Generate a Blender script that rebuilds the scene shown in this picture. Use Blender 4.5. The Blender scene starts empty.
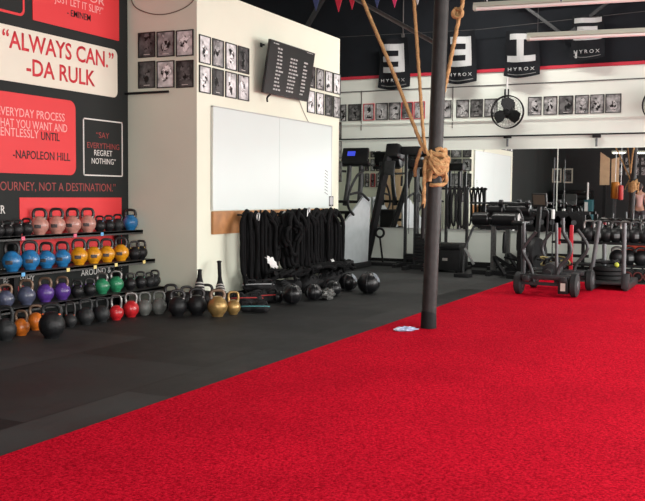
import bpy, bmesh, math, random
from mathutils import Vector, Matrix, noise as mnoise
PI = math.pi
random.seed(7)
C = bpy.context.scene.collection
EYE = 1.3
F = 882.0
YAW, PITCH, ROLL = math.radians(26.13), math.radians(3.65), math.radians(-.52)

# ---------------------------------------------------------------- camera
def cam_basis():
    cy, sy, cp, sp = math.cos(YAW), math.sin(YAW), math.cos(PITCH), math.sin(PITCH)
    fwd = Vector((cy*cp, sy*cp, -sp)); right = Vector((sy, -cy, 0)); down = fwd.cross(right)
    r = right*math.cos(ROLL) + down*math.sin(ROLL)
    d = -right*math.sin(ROLL) + down*math.cos(ROLL)
    return r, d, fwd
CR, CD, CF = cam_basis()
def view_dir(px, py): return CR*((px-322.5)/F) + CD*((py-250.5)/F) + CF
def hit(px, py, ax, v):
    """survey helper: where the sight line through a photo point meets the plane axis=v"""
    d = view_dir(px, py); c = Vector((0, 0, EYE))
    return c + d*((v-c[ax])/d[ax])
def flo(px, py, z=0): return hit(px, py, 2, z)
def dist(p): return (Vector(p)-Vector((0, 0, EYE))).dot(CF)

cam = bpy.data.cameras.new('camera'); co = bpy.data.objects.new('camera', cam); C.objects.link(co)
cam.sensor_width = 36; cam.sensor_fit = 'HORIZONTAL'; cam.lens = F/645*36; cam.clip_end = 200
m = Matrix((CR, -CD, -CF)).transposed().to_4x4(); m.translation = (0, 0, EYE); co.matrix_world = m
bpy.context.scene.camera = co

# ---------------------------------------------------------------- materials
MATS = {}
def mat(name, col, rough=.6, metal=0, var=0, vscale=8, bump=0, bscale=60, spec=.5, coat=0, emit=None, estr=0, alpha=1, trans=0):
    if name in MATS: return MATS[name]
    M = bpy.data.materials.new(name); M.use_nodes = True; nt = M.node_tree; b = nt.nodes['Principled BSDF']
    c = tuple(col)+(1,)
    b.inputs['Base Color'].default_value = c; b.inputs['Roughness'].default_value = rough
    b.inputs['Metallic'].default_value = metal; b.inputs['Specular IOR Level'].default_value = spec
    b.inputs['Coat Weight'].default_value = coat; b.inputs['Transmission Weight'].default_value = trans
    tc = nt.nodes.new('ShaderNodeTexCoord')
    if var:
        n = nt.nodes.new('ShaderNodeTexNoise'); n.inputs['Scale'].default_value = vscale; n.inputs['Detail'].default_value = 6
        nt.links.new(tc.outputs['Object'], n.inputs['Vector'])
        r = nt.nodes.new('ShaderNodeValToRGB'); r.color_ramp.elements[0].position = .3; r.color_ramp.elements[1].position = .7
        r.color_ramp.elements[0].color = tuple(x*(1-var) for x in col)+(1,)
        r.color_ramp.elements[1].color = tuple(min(1, x*(1+var*.6)) for x in col)+(1,)
        nt.links.new(n.outputs['Fac'], r.inputs['Fac']); nt.links.new(r.outputs['Color'], b.inputs['Base Color'])
    if bump:
        n = nt.nodes.new('ShaderNodeTexNoise'); n.inputs['Scale'].default_value = bscale; n.inputs['Detail'].default_value = 4
        nt.links.new(tc.outputs['Object'], n.inputs['Vector'])
        bp = nt.nodes.new('ShaderNodeBump'); bp.inputs['Strength'].default_value = bump; bp.inputs['Distance'].default_value = .01
        nt.links.new(n.outputs['Fac'], bp.inputs['Height']); nt.links.new(bp.outputs['Normal'], b.inputs['Normal'])
    if emit:
        b.inputs['Emission Color'].default_value = tuple(emit)+(1,); b.inputs['Emission Strength'].default_value = estr
    MATS[name] = M
    return M

def turf_mat():
    M = bpy.data.materials.new('red_turf'); M.use_nodes = True; nt = M.node_tree; b = nt.nodes['Principled BSDF']
    N = nt.nodes.new; L = nt.links.new
    tc = N('ShaderNodeTexCoord')
    n1 = N('ShaderNodeTexNoise'); n1.inputs['Scale'].default_value = 64; n1.inputs['Detail'].default_value = 5; n1.inputs['Roughness'].default_value = .85
    n2 = N('ShaderNodeTexNoise'); n2.inputs['Scale'].default_value = 1.3; n2.inputs['Detail'].default_value = 4
    L(tc.outputs['Object'], n1.inputs['Vector']); L(tc.outputs['Object'], n2.inputs['Vector'])
    r = N('ShaderNodeValToRGB'); e = r.color_ramp.elements
    e[0].position = .38; e[0].color = (.26, .001, .008, 1); e[1].position = .60; e[1].color = (.88, .014, .045, 1)
    k = e.new(.48); k.color = (.62, .005, .023, 1)
    L(n1.outputs['Fac'], r.inputs['Fac'])
    mx = N('ShaderNodeMix'); mx.data_type = 'RGBA'; mx.blend_type = 'MULTIPLY'; mx.inputs[0].default_value = .5
    r2 = N('ShaderNodeValToRGB'); r2.color_ramp.elements[0].position = .35; r2.color_ramp.elements[0].color = (.72, .72, .72, 1); r2.color_ramp.elements[1].position = .65
    L(n2.outputs['Fac'], r2.inputs['Fac']); L(r.outputs['Color'], mx.inputs[6]); L(r2.outputs['Color'], mx.inputs[7])
    L(mx.outputs[2], b.inputs['Base Color']); b.inputs['Roughness'].default_value = .85
    b.inputs['Specular IOR Level'].default_value = .02
    bp = N('ShaderNodeBump'); bp.inputs['Strength'].default_value = .9; bp.inputs['Distance'].default_value = .02
    L(n1.outputs['Fac'], bp.inputs['Height']); L(bp.outputs['Normal'], b.inputs['Normal'])
    return M
def rubber_floor_mat():
    M = bpy.data.materials.new('rubber_mat_floor'); M.use_nodes = True; nt = M.node_tree; b = nt.nodes['Principled BSDF']
    N = nt.nodes.new; L = nt.links.new
    tc = N('ShaderNodeTexCoord')
    br = N('ShaderNodeTexBrick'); br.offset = .5
    for k, v in (('Scale', 1), ('Mortar Size', .006), ('Brick Width', 1.83), ('Row Height', 1.22), ('Bias', 0), ('Mortar Smooth', .3)): br.inputs[k].default_value = v
    br.inputs['Color1'].default_value = (.006, .0065, .0065, 1); br.inputs['Color2'].default_value = (.042, .043, .043, 1); br.inputs['Mortar'].default_value = (.006, .006, .006, 1)
    L(tc.outputs['Object'], br.inputs['Vector'])
    n = N('ShaderNodeTexNoise'); n.inputs['Scale'].default_value = 1.1; n.inputs['Detail'].default_value = 7; n.inputs['Roughness'].default_value = .65
    L(tc.outputs['Object'], n.inputs['Vector'])
    r = N('ShaderNodeMapRange'); r.inputs[1].default_value = .3; r.inputs[2].default_value = .7; r.inputs[3].default_value = .7; r.inputs[4].default_value = 1.4
    L(n.outputs['Fac'], r.inputs[0])
    mx = N('ShaderNodeVectorMath'); mx.operation = 'SCALE'; L(br.outputs['Color'], mx.inputs[0]); L(r.outputs[0], mx.inputs['Scale'])
    L(mx.outputs[0], b.inputs['Base Color'])
    r3 = N('ShaderNodeMapRange'); r3.inputs[1].default_value = .3; r3.inputs[2].default_value = .7; r3.inputs[3].default_value = .5; r3.inputs[4].default_value = .72
    L(n.outputs['Fac'], r3.inputs[0]); L(r3.outputs[0], b.inputs['Roughness'])
    b.inputs['Specular IOR Level'].default_value = .18
    n4 = N('ShaderNodeTexNoise'); n4.inputs['Scale'].default_value = 250; L(tc.outputs['Object'], n4.inputs['Vector'])
    bp = N('ShaderNodeBump'); bp.inputs['Strength'].default_value = .25; bp.inputs['Distance'].default_value = .004
    L(n4.outputs['Fac'], bp.inputs['Height']); L(bp.outputs['Normal'], b.inputs['Normal'])
    return M
def photo_mat(name, lo, hi, seed):
    """a black-and-white sports print: a perturbed figure shape on a mottled backdrop, different on every object"""
    M = bpy.data.materials.new(name); M.use_nodes = True; nt = M.node_tree; b = nt.nodes['Principled BSDF']
    N = nt.nodes.new; L = nt.links.new
    tc = N('ShaderNodeTexCoord'); oi = N('ShaderNodeObjectInfo')
    ad = N('ShaderNodeVectorMath'); ad.operation = 'SCALE'; ad.inputs[0].default_value = (37+seed, 11, 53); L(oi.outputs['Random'], ad.inputs['Scale'])
    ad2 = N('ShaderNodeVectorMath'); ad2.operation = 'ADD'; L(tc.outputs['Object'], ad2.inputs[0]); L(ad.outputs[0], ad2.inputs[1])
    n = N('ShaderNodeTexNoise'); n.inputs['Scale'].default_value = 16; n.inputs['Detail'].default_value = 3; n.inputs['Distortion'].default_value = .6
    L(ad2.outputs[0], n.inputs['Vector'])
    n2 = N('ShaderNodeTexNoise'); n2.inputs['Scale'].default_value = 11; n2.inputs['Detail'].default_value = 2; L(ad2.outputs[0], n2.inputs['Vector'])
    # figure distance
    sep = N('ShaderNodeSeparateXYZ'); L(tc.outputs['Object'], sep.inputs[0])
    mx = N('ShaderNodeMath'); mx.operation = 'MULTIPLY'; mx.inputs[1].default_value = 14; L(sep.outputs['X'], mx.inputs[0])
    mz = N('ShaderNodeMath'); mz.operation = 'MULTIPLY_ADD'; mz.inputs[1].default_value = 7; mz.inputs[2].default_value = -.95; L(sep.outputs['Z'], mz.inputs[0])
    cb = N('ShaderNodeCombineXYZ'); L(mx.outputs[0], cb.inputs[0]); L(mz.outputs[0], cb.inputs[1])
    ln = N('ShaderNodeVectorMath'); ln.operation = 'LENGTH'; L(cb.outputs[0], ln.inputs[0])
    s = N('ShaderNodeMath'); s.operation = 'MULTIPLY_ADD'; s.inputs[1].default_value = 3.2; L(n2.outputs['Fac'], s.inputs[0]); L(ln.outputs['Value'], s.inputs[2])
    rf = N('ShaderNodeMapRange'); rf.inputs[1].default_value = 2.1; rf.inputs[2].default_value = 2.35; L(s.outputs[0], rf.inputs[0])
    r = N('ShaderNodeValToRGB'); e = r.color_ramp.elements; e[0].position = .46; e[1].position = .55
    e[0].color = (.008, .008, .008, 1); e[1].color = (hi*1.1,)*3+(1,)
    L(n.outputs['Fac'], r.inputs['Fac'])
    r2 = N('ShaderNodeValToRGB'); e = r2.color_ramp.elements; e[0].position = .3; e[1].position = .7
    e[0].color = (lo,)*3+(1,); e[1].color = (hi,)*3+(1,); L(n2.outputs['Fac'], r2.inputs['Fac'])
    mix = N('ShaderNodeMix'); mix.data_type = 'RGBA'; L(rf.outputs[0], mix.inputs[0]); L(r.outputs['Color'], mix.inputs[6]); L(r2.outputs['Color'], mix.inputs[7])
    L(mix.outputs[2], b.inputs['Base Color']); b.inputs['Roughness'].default_value = .4; b.inputs['Specular IOR Level'].default_value = .2
    return M

M_wall = mat('cream_painted_wall', (.71, .73, .60), .7, var=.04, vscale=1.5, bump=.08, bscale=40)
M_back = mat('white_painted_boards', (.66, .70, .64), .65, var=.05, vscale=2, bump=.08, bscale=30)
M_black = mat('black_painted_surface', (.008, .010, .013), .85, spec=.2, var=.2, vscale=3)
M_mural = mat('charcoal_painted_wall', (.020, .023, .022), .75, spec=.25, var=.08, vscale=2)
M_frontw = mat('dark_grey_painted_wall', (.026, .027, .028), .8, var=.08)
M_red = mat('red_vinyl', (.72, .035, .04), .55, var=.04, vscale=2)
M_redtx = mat('red_letter_vinyl', (.62, .03, .045), .55)
M_dimred = mat('faded_red_letter', (.30, .045, .04), .6)
M_cream = mat('cream_vinyl', (.76, .72, .60), .55, var=.03, vscale=2)
M_white = mat('white_plastic', (.78, .78, .76), .4)
M_whitetx = mat('white_letter_vinyl', (.72, .70, .66), .55)
M_pinktx = mat('pale_pink_letter_vinyl', (.85, .42, .40), .55)
M_blacktx = mat('black_letter_vinyl', (.02, .02, .02), .55)
M_board = mat('whiteboard_enamel', (.62, .69, .67), .3, var=.02, vscale=1)
M_alu = mat('brushed_aluminium', (.55, .55, .55), .35, metal=.8)
M_frame = mat('black_picture_frame', (.012, .012, .012), .45)
M_redframe = mat('red_picture_frame', (.45, .02, .04), .45)
M_metal = mat('black_powder_coated_steel', (.011, .011, .012), .5, spec=.25, var=.25, vscale=14)
M_darkm = mat('worn_dark_steel', (.028, .029, .031), .42, metal=.3, var=.3, vscale=20)
M_grey = mat('grey_steel', (.10, .105, .11), .45, metal=.4, var=.2, vscale=16)
M_silver = mat('bright_steel', (.5, .5, .5), .28, metal=.9)
M_pole = mat('dark_grey_painted_pole', (.022, .021, .020), .5, spec=.3, var=.35, vscale=9, bump=.3, bscale=30)
M_rub = mat('black_rubber', (.008, .008, .0085), .65, spec=.2, var=.3, vscale=30)
M_vinyl = mat('black_vinyl_pad', (.006, .006, .007), .34, spec=.4, var=.2, bump=.1)
M_nylon = mat('black_nylon_fabric', (.008, .008, .009), .75, spec=.3, var=.35, vscale=25, bump=.5, bscale=90)
M_rope = mat('tan_manila_rope', (.44, .255, .105), .8, var=.3, vscale=60, bump=.6, bscale=200)
M_brope = mat('black_poly_rope', (.004, .004, .0045), .85, var=.3, vscale=80, bump=.5, bscale=180, spec=.15)
M_wood = mat('varnished_wood_board', (.42, .19, .065), .5, var=.3, vscale=6)
M_ply = mat('pale_plywood', (.62, .43, .26), .6, var=.12, vscale=5)
M_tube = mat('cream_light_fixture', (.56, .60, .50), .5)
M_lit = mat('lit_fluorescent_tube', (1, 1, 1), .5, emit=(1, .98, .92), estr=9)
M_duct = mat('dull_grey_pipe', (.07, .065, .062), .6, var=.2)
M_mirror = mat('mirror_glass', (.86, .88, .87), .01, metal=1)
M_turf = turf_mat(); M_floor = rubber_floor_mat()
M_ph = [photo_mat('dark_monochrome_photo', .01, .14, 0), photo_mat('light_monochrome_photo', .30, .85, 5), photo_mat('grey_monochrome_photo', .05, .42, 9)]

# ---------------------------------------------------------------- mesh builder
def catmull(pts, n=8, closed=False):
    P = [Vector(p) for p in pts]; out = []; N = len(P)
    rng = range(N) if closed else range(N-1)
    for i in rng:
        g = (lambda k: P[k % N]) if closed else (lambda k: P[max(0, min(N-1, k))])
        p0, p1, p2, p3 = g(i-1), g(i), g(i+1), g(i+2)
        for j in range(n):
            t = j/n
            out.append(.5*((2*p1)+(p2-p0)*t+(2*p0-5*p1+4*p2-p3)*t*t+(3*p1-p0-3*p2+p3)*t**3))
    if not closed: out.append(P[-1])
    return out
class MB:
    def __init__(s): s.bm = bmesh.new()
    def _add(s, verts, faces):
        vs = [s.bm.verts.new(v) for v in verts]
        for f in faces:
            try: s.bm.faces.new([vs[i] for i in f])
            except ValueError: pass
        return vs
    def box(s, c, d, rot=None, bev=0):
        t = bmesh.new(); bmesh.ops.create_cube(t, size=1)
        for v in t.verts: v.co = Vector((v.co.x*d[0], v.co.y*d[1], v.co.z*d[2]))
        if bev: bmesh.ops.bevel(t, geom=list(t.edges), offset=min(bev, min(d)*.45), segments=2, affect='EDGES', profile=.6)
        if rot is not None: bmesh.ops.transform(t, matrix=rot.to_4x4(), verts=t.verts)
        bmesh.ops.translate(t, vec=Vector(c), verts=t.verts)
        idx = {v: i for i, v in enumerate(t.verts)}
        s._add([v.co.copy() for v in t.verts], [[idx[v] for v in f.verts] for f in t.faces]); t.free(); return s
    def bar(s, a, b, w, h=None, bev=0):
        a, b = Vector(a), Vector(b); d = b-a; q = d.to_track_quat('X', 'Z').to_matrix()
        return s.box((a+b)/2, (d.length, w, h or w), q, bev)
    def tube(s, pts, r, seg=10, closed=False, strands=0, pitch=.12, depth=.14, cap=True, radii=None):
        P = [Vector(p) for p in pts]; n = len(P)
        T = []
        for i in range(n):
            a = P[(i-1) % n] if closed else P[max(0, i-1)]; b = P[(i+1) % n] if closed else P[min(n-1, i+1)]
            t = (b-a); T.append(t.normalized() if t.length > 1e-9 else Vector((0, 0, 1)))
        u = T[0].orthogonal().normalized(); rings = []; L = 0
        for i in range(n):
            if i: L += (P[i]-P[i-1]).length
            u = (u - T[i]*u.dot(T[i])); u = u.normalized() if u.length > 1e-6 else T[i].orthogonal().normalized()
            w = T[i].cross(u); ring = []; ri = radii[i] if radii else r
            for k in range(seg):
                a = 2*PI*k/seg; rr = ri*(1+depth*math.cos(strands*(a-2*PI*L/pitch/strands*1.0)) if strands else 1)
                ring.append(s.bm.verts.new(P[i]+(u*math.cos(a)+w*math.sin(a))*rr))
            rings.append(ring)
        m_ = n if closed else n-1
        for i in range(m_):
            A, B = rings[i], rings[(i+1) % n]
            for k in range(seg): s.bm.faces.new((A[k], A[(k+1) % seg], B[(k+1) % seg], B[k]))
        if not closed and cap:
            s.bm.faces.new(rings[0][::-1]); s.bm.faces.new(rings[-1])
        return s
    def cyl(s, a, b, r, r2=None, seg=20): return s.tube([a, b], r, seg, radii=[r, r if r2 is None else r2])
    def lathe(s, prof, c=(0, 0, 0), rot=None, seg=28, a0=0, a1=2*PI):
        full = abs(a1-a0-2*PI) < 1e-6; n = seg if full else seg+1; rings = []
        for r, z in prof:
            ring = []
            for k in range(n):
                a = a0+(a1-a0)*k/seg; v = Vector((r*math.cos(a), r*math.sin(a), z))
                if rot is not None: v = rot @ v
                ring.append(s.bm.verts.new(v+Vector(c)))
            rings.append(ring)
        for A, B in zip(rings, rings[1:]):
            for k in range(seg):
                k2 = (k+1) % n
                s.bm.faces.new((A[k], A[k2], B[k2], B[k]))
        if full:
            if prof[0][0] > 1e-5: s.bm.faces.new(rings[0][::-1])
            if prof[-1][0] > 1e-5: s.bm.faces.new(rings[-1])
        return s
    def ball(s, c, r, sc=(1, 1, 1), rot=None, seg=20, lump=0, seed=0):
        t = bmesh.new(); bmesh.ops.create_uvsphere(t, u_segments=seg, v_segments=seg//2+2, radius=1)
        for v in t.verts:
            k = 1+lump*mnoise.noise(v.co*2.1+Vector((seed*3.7, 0, 0)))+lump*.5*mnoise.noise(v.co*5+Vector((seed*3.7, 1, 0)))
            v.co = Vector((v.co.x*sc[0], v.co.y*sc[1], v.co.z*sc[2]))*r*k
        if rot is not None: bmesh.ops.transform(t, matrix=rot.to_4x4(), verts=t.verts)
        bmesh.ops.translate(t, vec=Vector(c), verts=t.verts)
        idx = {v: i for i, v in enumerate(t.verts)}
        s._add([v.co.copy() for v in t.verts], [[idx[v] for v in f.verts] for f in t.faces]); t.free(); return s
    def prism(s, poly, y0, y1, M=None):
        """polygon in local xz extruded from y0 to y1"""
        n = len(poly); A = [Vector((p[0], y0, p[1])) for p in poly]; B = [Vector((p[0], y1, p[1])) for p in poly]
        if M is not None: A = [M @ v for v in A]; B = [M @ v for v in B]
        s._add(A+B, [list(range(n)), [n+i for i in range(n)][::-1]]+[[i, (i+1) % n, n+(i+1) % n, n+i][::-1] for i in range(n)]); return s
    def build(s, name, m_, parent=None, smooth=True, label=None, kind=None):
        bm = s.bm
        bmesh.ops.remove_doubles(bm, verts=bm.verts, dist=1e-6)
        bmesh.ops.recalc_face_normals(bm, faces=bm.faces)
        for f in bm.faces: f.smooth = smooth
        for e in bm.edges:
            if len(e.link_faces) == 2 and e.calc_face_angle(0) > math.radians(38): e.smooth = False
        me = bpy.data.meshes.new(name); bm.to_mesh(me); bm.free(); me.materials.append(m_)
        o = bpy.data.objects.new(name, me); C.objects.link(o)
        if parent: o.parent = parent
        if label: o['label'] = label
        if kind: o['kind'] = kind
        return o
def thing(name, label, cat, loc=(0, 0, 0), rotz=0, group=None):
    o = bpy.data.objects.new(name, None); C.objects.link(o); o.empty_display_size = .1
    o.location = loc; o.rotation_euler = (0, 0, rotz); o['label'] = label; o['category'] = cat
    if group: o['group'] = group
    return o
def tag(o, label, cat, group=None):
    o['label'] = label; o['category'] = cat
    if group: o['group'] = group
    return o
def struct(name, mb, m_):
    o = mb.build(name, m_, smooth=False); o['kind'] = 'structure'; return o
def rounded(x0, z0, x1, z1, r, n=6):
    out = []
    for cx, cz, a in ((x1-r, z1-r, 0), (x0+r, z1-r, 90), (x0+r, z0+r, 180), (x1-r, z0+r, 270)):
        for k in range(n+1):
            t = math.radians(a+90*k/n); out.append((cx+r*math.cos(t), cz+r*math.sin(t)))
    return out
CAP = .729
def glyph_mesh(body, m_, bold):
    cu = bpy.data.curves.new('lettering', 'FONT'); cu.body = body; cu.size = 1/CAP; cu.extrude = .0; cu.offset = bold; cu.resolution_u = 3
    o = bpy.data.objects.new('lettering', cu); C.objects.link(o); dg = bpy.context.evaluated_depsgraph_get(); dg.update()
    me = bpy.data.meshes.new_from_object(o.evaluated_get(dg)); bpy.data.objects.remove(o); bpy.data.curves.remove(cu)
    me.materials.clear(); me.materials.append(m_); return me
def text(body, cap, m_, parent, loc, width=None, align='LEFT', sx=1, bold=0, ref=None, name='lettering'):
    """block letters: cap height in metres; width fits the word (or the part ref of it) to so many metres"""
    me = glyph_mesh(body, m_, bold)
    if width:
        mr = glyph_mesh(ref, m_, bold) if ref else me
        xs = [v.co.x for v in mr.vertices]; sx = width/((max(xs)-min(xs))*cap)
    xs = [v.co.x for v in me.vertices]; x0, x1 = min(xs), max(xs)
    off = -x0 if align == 'LEFT' else -x1 if align == 'RIGHT' else -(x0+x1)/2
    bm = bmesh.new(); bm.from_mesh(me)
    for v in bm.verts: v.co = Vector(((v.co.x+off)*cap*sx, 0, v.co.y*cap))
    r = bmesh.ops.extrude_face_region(bm, geom=list(bm.faces)); 
    for v in [g for g in r['geom'] if isinstance(g, bmesh.types.BMVert)]: v.co.y += .0012
    bmesh.ops.recalc_face_normals(bm, faces=bm.faces); bm.to_mesh(me); bm.free()
    o = bpy.data.objects.new(name, me); C.objects.link(o); o.parent = parent; o.location = loc
    return o
def copy_tree(root):
    r = root.copy(); C.objects.link(r)
    for ch in list(root.children):
        c = ch.copy(); C.objects.link(c); c.parent = r
        for g in list(ch.children):
            d = g.copy(); C.objects.link(d); d.parent = c
    return r
RX90 = Matrix.Rotation(PI/2, 3, 'X'); RY90 = Matrix.Rotation(PI/2, 3, 'Y')
def RZ(a): return Matrix.Rotation(a, 3, 'Z')
def RXm(a): return Matrix.Rotation(a, 3, 'X')
def RYm(a): return Matrix.Rotation(a, 3, 'Y')

# ---------------------------------------------------------------- the room
XB = 15.56           # wall at the far end, with the mirrors
XC0, XC1, YC, ZC = 8.37, 12.15, 5.70, 3.63   # white block: near corner, far corner, board face, top
YM = 6.67            # mural wall
XF, YR, YL, ZT = -1.2, -6.0, 10.0, 5.6
struct('floor', MB().box(((XF+XB)/2, (YR+YL)/2, -.1), (XB-XF+.4, YL-YR+.4, .2)), M_floor)
struct('ceiling', MB().box(((XF+XB)/2, (YR+YL)/2, ZT+.1), (XB-XF+.4, YL-YR+.4, .2)), M_black)
struct('wall_center', MB().box(((XC0+XC1)/2, (YC+YL)/2, ZC/2), (XC1-XC0, YL-YC, ZC)), M_wall)
struct('wall_left', MB().box(((XF+XC0)/2, YM+.1, ZT/2), (XC0-XF, .2, ZT)), M_mural)
struct('wall_far_left', MB().box(((XC1+XB)/2, YL+.1, ZT/2), (XB-XC0+.2, .2, ZT)), M_back)
struct('wall_front', MB().box((XF-.1, (1.2+YM)/2, ZT/2), (.2, YM-1.2, ZT)).box((XF-.1, -5.6, ZT/2), (.2, .8, ZT)).box((XF-.1, (1.2-5.2)/2, 4.6), (.2, 6.4, 2.0)), M_frontw)
struct('added_light_opening', MB().box((XF-.1, -2.0, 3.63), (.26, 6.4, .12)), M_alu)  # head of an added, unseen opening that lets fill light in from the front
ZS = 3.49
struct('wall_back', MB().box((XB+.1, (YR+YL)/2, ZS/2), (.2, YL-YR, ZS)), M_back)
struct('wall_back_upper', MB().box((XB+.1, (YR+YL)/2, (ZS+ZT)/2), (.2, YL-YR, ZT-ZS)), M_black)
struct('trim_1', MB().box((XB-.012, (YR+YL)/2, ZS+.03), (.024, YL-YR, .055)), M_redframe)
struct('trim_2', MB().box((XB-.008, (YR+YL)/2, 3.26), (.016, YL-YR, .018)), M_duct)
struct('trim_3', MB().box((XB-.015, (YR+YL)/2, 2.64), (.03, YL-YR, .02)), M_back)
struct('trim_4', MB().cyl((XB-.02, YR, 2.36), (XB-.02, YL, 2.36), .013), M_metal)
struct('trim_5', MB().box((XB-.006, 6.83, 2.9), (.012, .012, .75)), M_duct)
struct('trim_6', MB().box((XB-.006, 5.02, 2.9), (.012, .012, .75)), M_duct)
struct('baseboard_back', MB().box((XB-.012, (YR+YL)/2, .05), (.024, YL-YR, .1)), M_rub)
struct('baseboard_center', MB().box(((XC0+XC1)/2, YC-.008, .05), (XC1-XC0+.03, .016, .1)), M_rub)
# right wall: two roll-up door openings that let the daylight in
w = MB()
for a, b, z0, z1 in ((XF, .6, 0, ZT), (6.0, 7.6, 0, ZT), (15.3, XB, 0, ZT), (.6, 6.0, 3.6, ZT), (7.6, 15.3, 3.6, ZT)):
    w.box(((a+b)/2, YR-.1, (z0+z1)/2), (b-a, .2, z1-z0))
struct('wall_right', w, M_back)
struct('door_1', MB().box((3.3, YR-.1, 3.63), (5.4, .26, .12)), M_alu)
struct('door_2', MB().box((11.45, YR-.1, 3.63), (7.7, .26, .12)), M_alu)
# dark ceiling structure
w = MB()
for i in range(9): w.box((i*2.1, 2, ZT-.14), (.08, YL-YR-.1, .28))
w.box((7, 1.2, ZT-.4), (16, .14, .3)); w.box((7, 6.9, ZT-.4), (16, .14, .3))
struct('trim_7', w, M_black)
# ---------------------------------------------------------------- turf
a0, a1 = Vector((-1.1, 3.27)), Vector((13.25, 3.29))
w = MB(); pl = [(-1.1, 3.24), (13.55, 3.25), (14.0, -5.9), (-1.1, -5.9)]
vs = [Vector((x, y, 0)) for x, y in pl]+[Vector((x, y, .02)) for x, y in pl]
w._add(vs, [[3, 2, 1, 0], [4, 5, 6, 7]]+[[i, (i+1) % 4, 4+(i+1) % 4, 4+i] for i in range(4)])
tag(w.build('turf_runner', M_turf), 'bright red artificial turf laid over the right side of the black floor', 'turf')

# ---------------------------------------------------------------- mural panels
def wall_item(name, label, cat, x, z, y=YM, group=None): return thing(name, label, cat, (x, y, z), 0, group)
def panel(name, label, x0, z0, x1, z1, r, m_, cat='wall sign'):
    t = wall_item(name, label, cat, (x0+x1)/2, z0); h = z1-z0; k = (x1-x0)/2
    MB().prism(rounded(-k, 0, k, h, r), -.008, -.001).build('panel', m_, t, smooth=False)
    return t
def on(px, py, y=YM): return hit(px, py, 1, y)
Y = YM
q = on(32.3, 19.9); q2 = on(118.6, 41)
t = panel('quote_panel', 'red wall panel at the top with pale quote text ending in a black name', q.x, q.z, q2.x, q.z+1.1, .01, M_red)
k = (q2.x-q.x)/2
def ltxt(body, pl, pr, py, m_, cap, T, X, Z, bold=0, ref=None):
    p = on(pr, py); w_ = p.x-on(pl, py).x
    return text(body, cap, m_, T, (p.x-X, -.0105, p.z-Z), width=w_, align='RIGHT', bold=bold, ref=ref)
cx_, cz_ = (q.x+q2.x)/2, q.z
ltxt('CAPTURE IT OR', 76, 103.7, 5.8, M_pinktx, .085, t, cx_, cz_, 0, 'IT OR')
ltxt('JUST LET IT SLIP?”', 54, 102.5, 15, M_pinktx, .085, t, cx_, cz_)
ltxt('- EMINEM', 66.5, 90, 21.4, M_blacktx, .072, t, cx_, cz_, .012)
# black outline panel top left
q = on(24.5, 17.2)
t = wall_item('outline_panel', 'black wall panel with thin rounded red outline, at the top left', 'wall sign', q.x-.6, q.z)
w = MB()
o_ = rounded(-.6, 0, .6, 1.2, .07); i_ = rounded(-.575, .025, .575, 1.175, .05); n = len(o_)
A = [Vector((x, -.004, z)) for x, z in o_]; B = [Vector((x, -.004, z)) for x, z in i_]
A2 = [v+Vector((0, .003, 0)) for v in A]; B2 = [v+Vector((0, .003, 0)) for v in B]
w._add(A+B+A2+B2, [[i, (i+1) % n, n+(i+1) % n, n+i] for i in range(n)]+[[2*n+i, 2*n+(i+1) % n, (i+1) % n, i] for i in range(n)]+[[n+i, n+(i+1) % n, 3*n+(i+1) % n, 3*n+i] for i in range(n)])
w.build('outline', M_red, t, smooth=False)
# cream ALWAYS CAN
q = on(117, 98); q2 = on(109, 48.4); q3 = on(-8, 70)
t = panel('quote_panel', 'long cream wall panel with big red letters ALWAYS CAN', q3.x, q.z, q.x, q2.z, .07, M_cream)
cx_, cz_ = (q3.x+q.x)/2, q.z
ltxt('“ALWAYS CAN.”', 2, 113, 68.5, M_redtx, .178, t, cx_, cz_, .022)
ltxt('-DA RULK', 26, 94.5, 86.3, M_redtx, .175, t, cx_, cz_, .022)
# NAPOLEON HILL
q = on(75.5, 175.3); q2 = on(70, 100.6)
q4 = on(0, 170.6)
t = panel('quote_panel', 'red rounded wall panel with pale and black quote text, under the cream panel', q.x-2.2, q.z, q.x, q2.z, .09, M_red)
cx_, cz_ = q.x-1.1, q.z
ltxt('IS AN EVERYDAY PROCESS', 0, 64, 121.7, M_pinktx, .088, t, cx_, cz_, 0, 'VERYDAY PROCESS')
ltxt('OF WHAT YOU WANT AND', 0, 66.5, 132.4, M_pinktx, .088, t, cx_, cz_, 0, 'HAT YOU WANT AND')
ltxt('RELENTLESSLY', 0, 38, 138.5, M_pinktx, .088, t, cx_, cz_, 0, 'ENTLESSLY')
ltxt('UNTIL', 40.5, 59, 141.2, M_blacktx, .086, t, cx_, cz_, .012)
ltxt('-NAPOLEON HILL', 12.4, 69.5, 161, M_blacktx, .086, t, cx_, cz_, .012)
# framed REGRET NOTHING
q = on(83, 175.6); q2 = on(122, 122.3)
t = wall_item('outline_panel', 'black square wall panel with thin white outline and red and white words', 'wall sign', (q.x+q2.x)/2, q.z)
k = (q2.x-q.x)/2; h = q2.z-q.z; w = MB()
for c_, d_ in (((0, -.005, .007), (2*k, .008, .014)), ((0, -.005, h-.007), (2*k, .008, .014)), ((-k+.007, -.005, h/2), (.014, .008, h)), ((k-.007, -.005, h/2), (.014, .008, h))): w.box(c_, d_)
w.build('outline', M_whitetx, t, smooth=False)
for s_, m_, pl, pr, py in (('“SAY', M_dimred, 96, 109, 137.5), ('EVERYTHING', M_dimred, 87, 119, 147.6), ('REGRET', M_whitetx, 94, 112, 155.3), ('NOTHING”', M_whitetx, 91.5, 115.5, 163.5)):
    a, b = on(pl, py), on(pr, py); text(s_, .066, m_, t, (a.x-(q.x+q2.x)/2, -.004, a.z-q.z), width=b.x-a.x)
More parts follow.
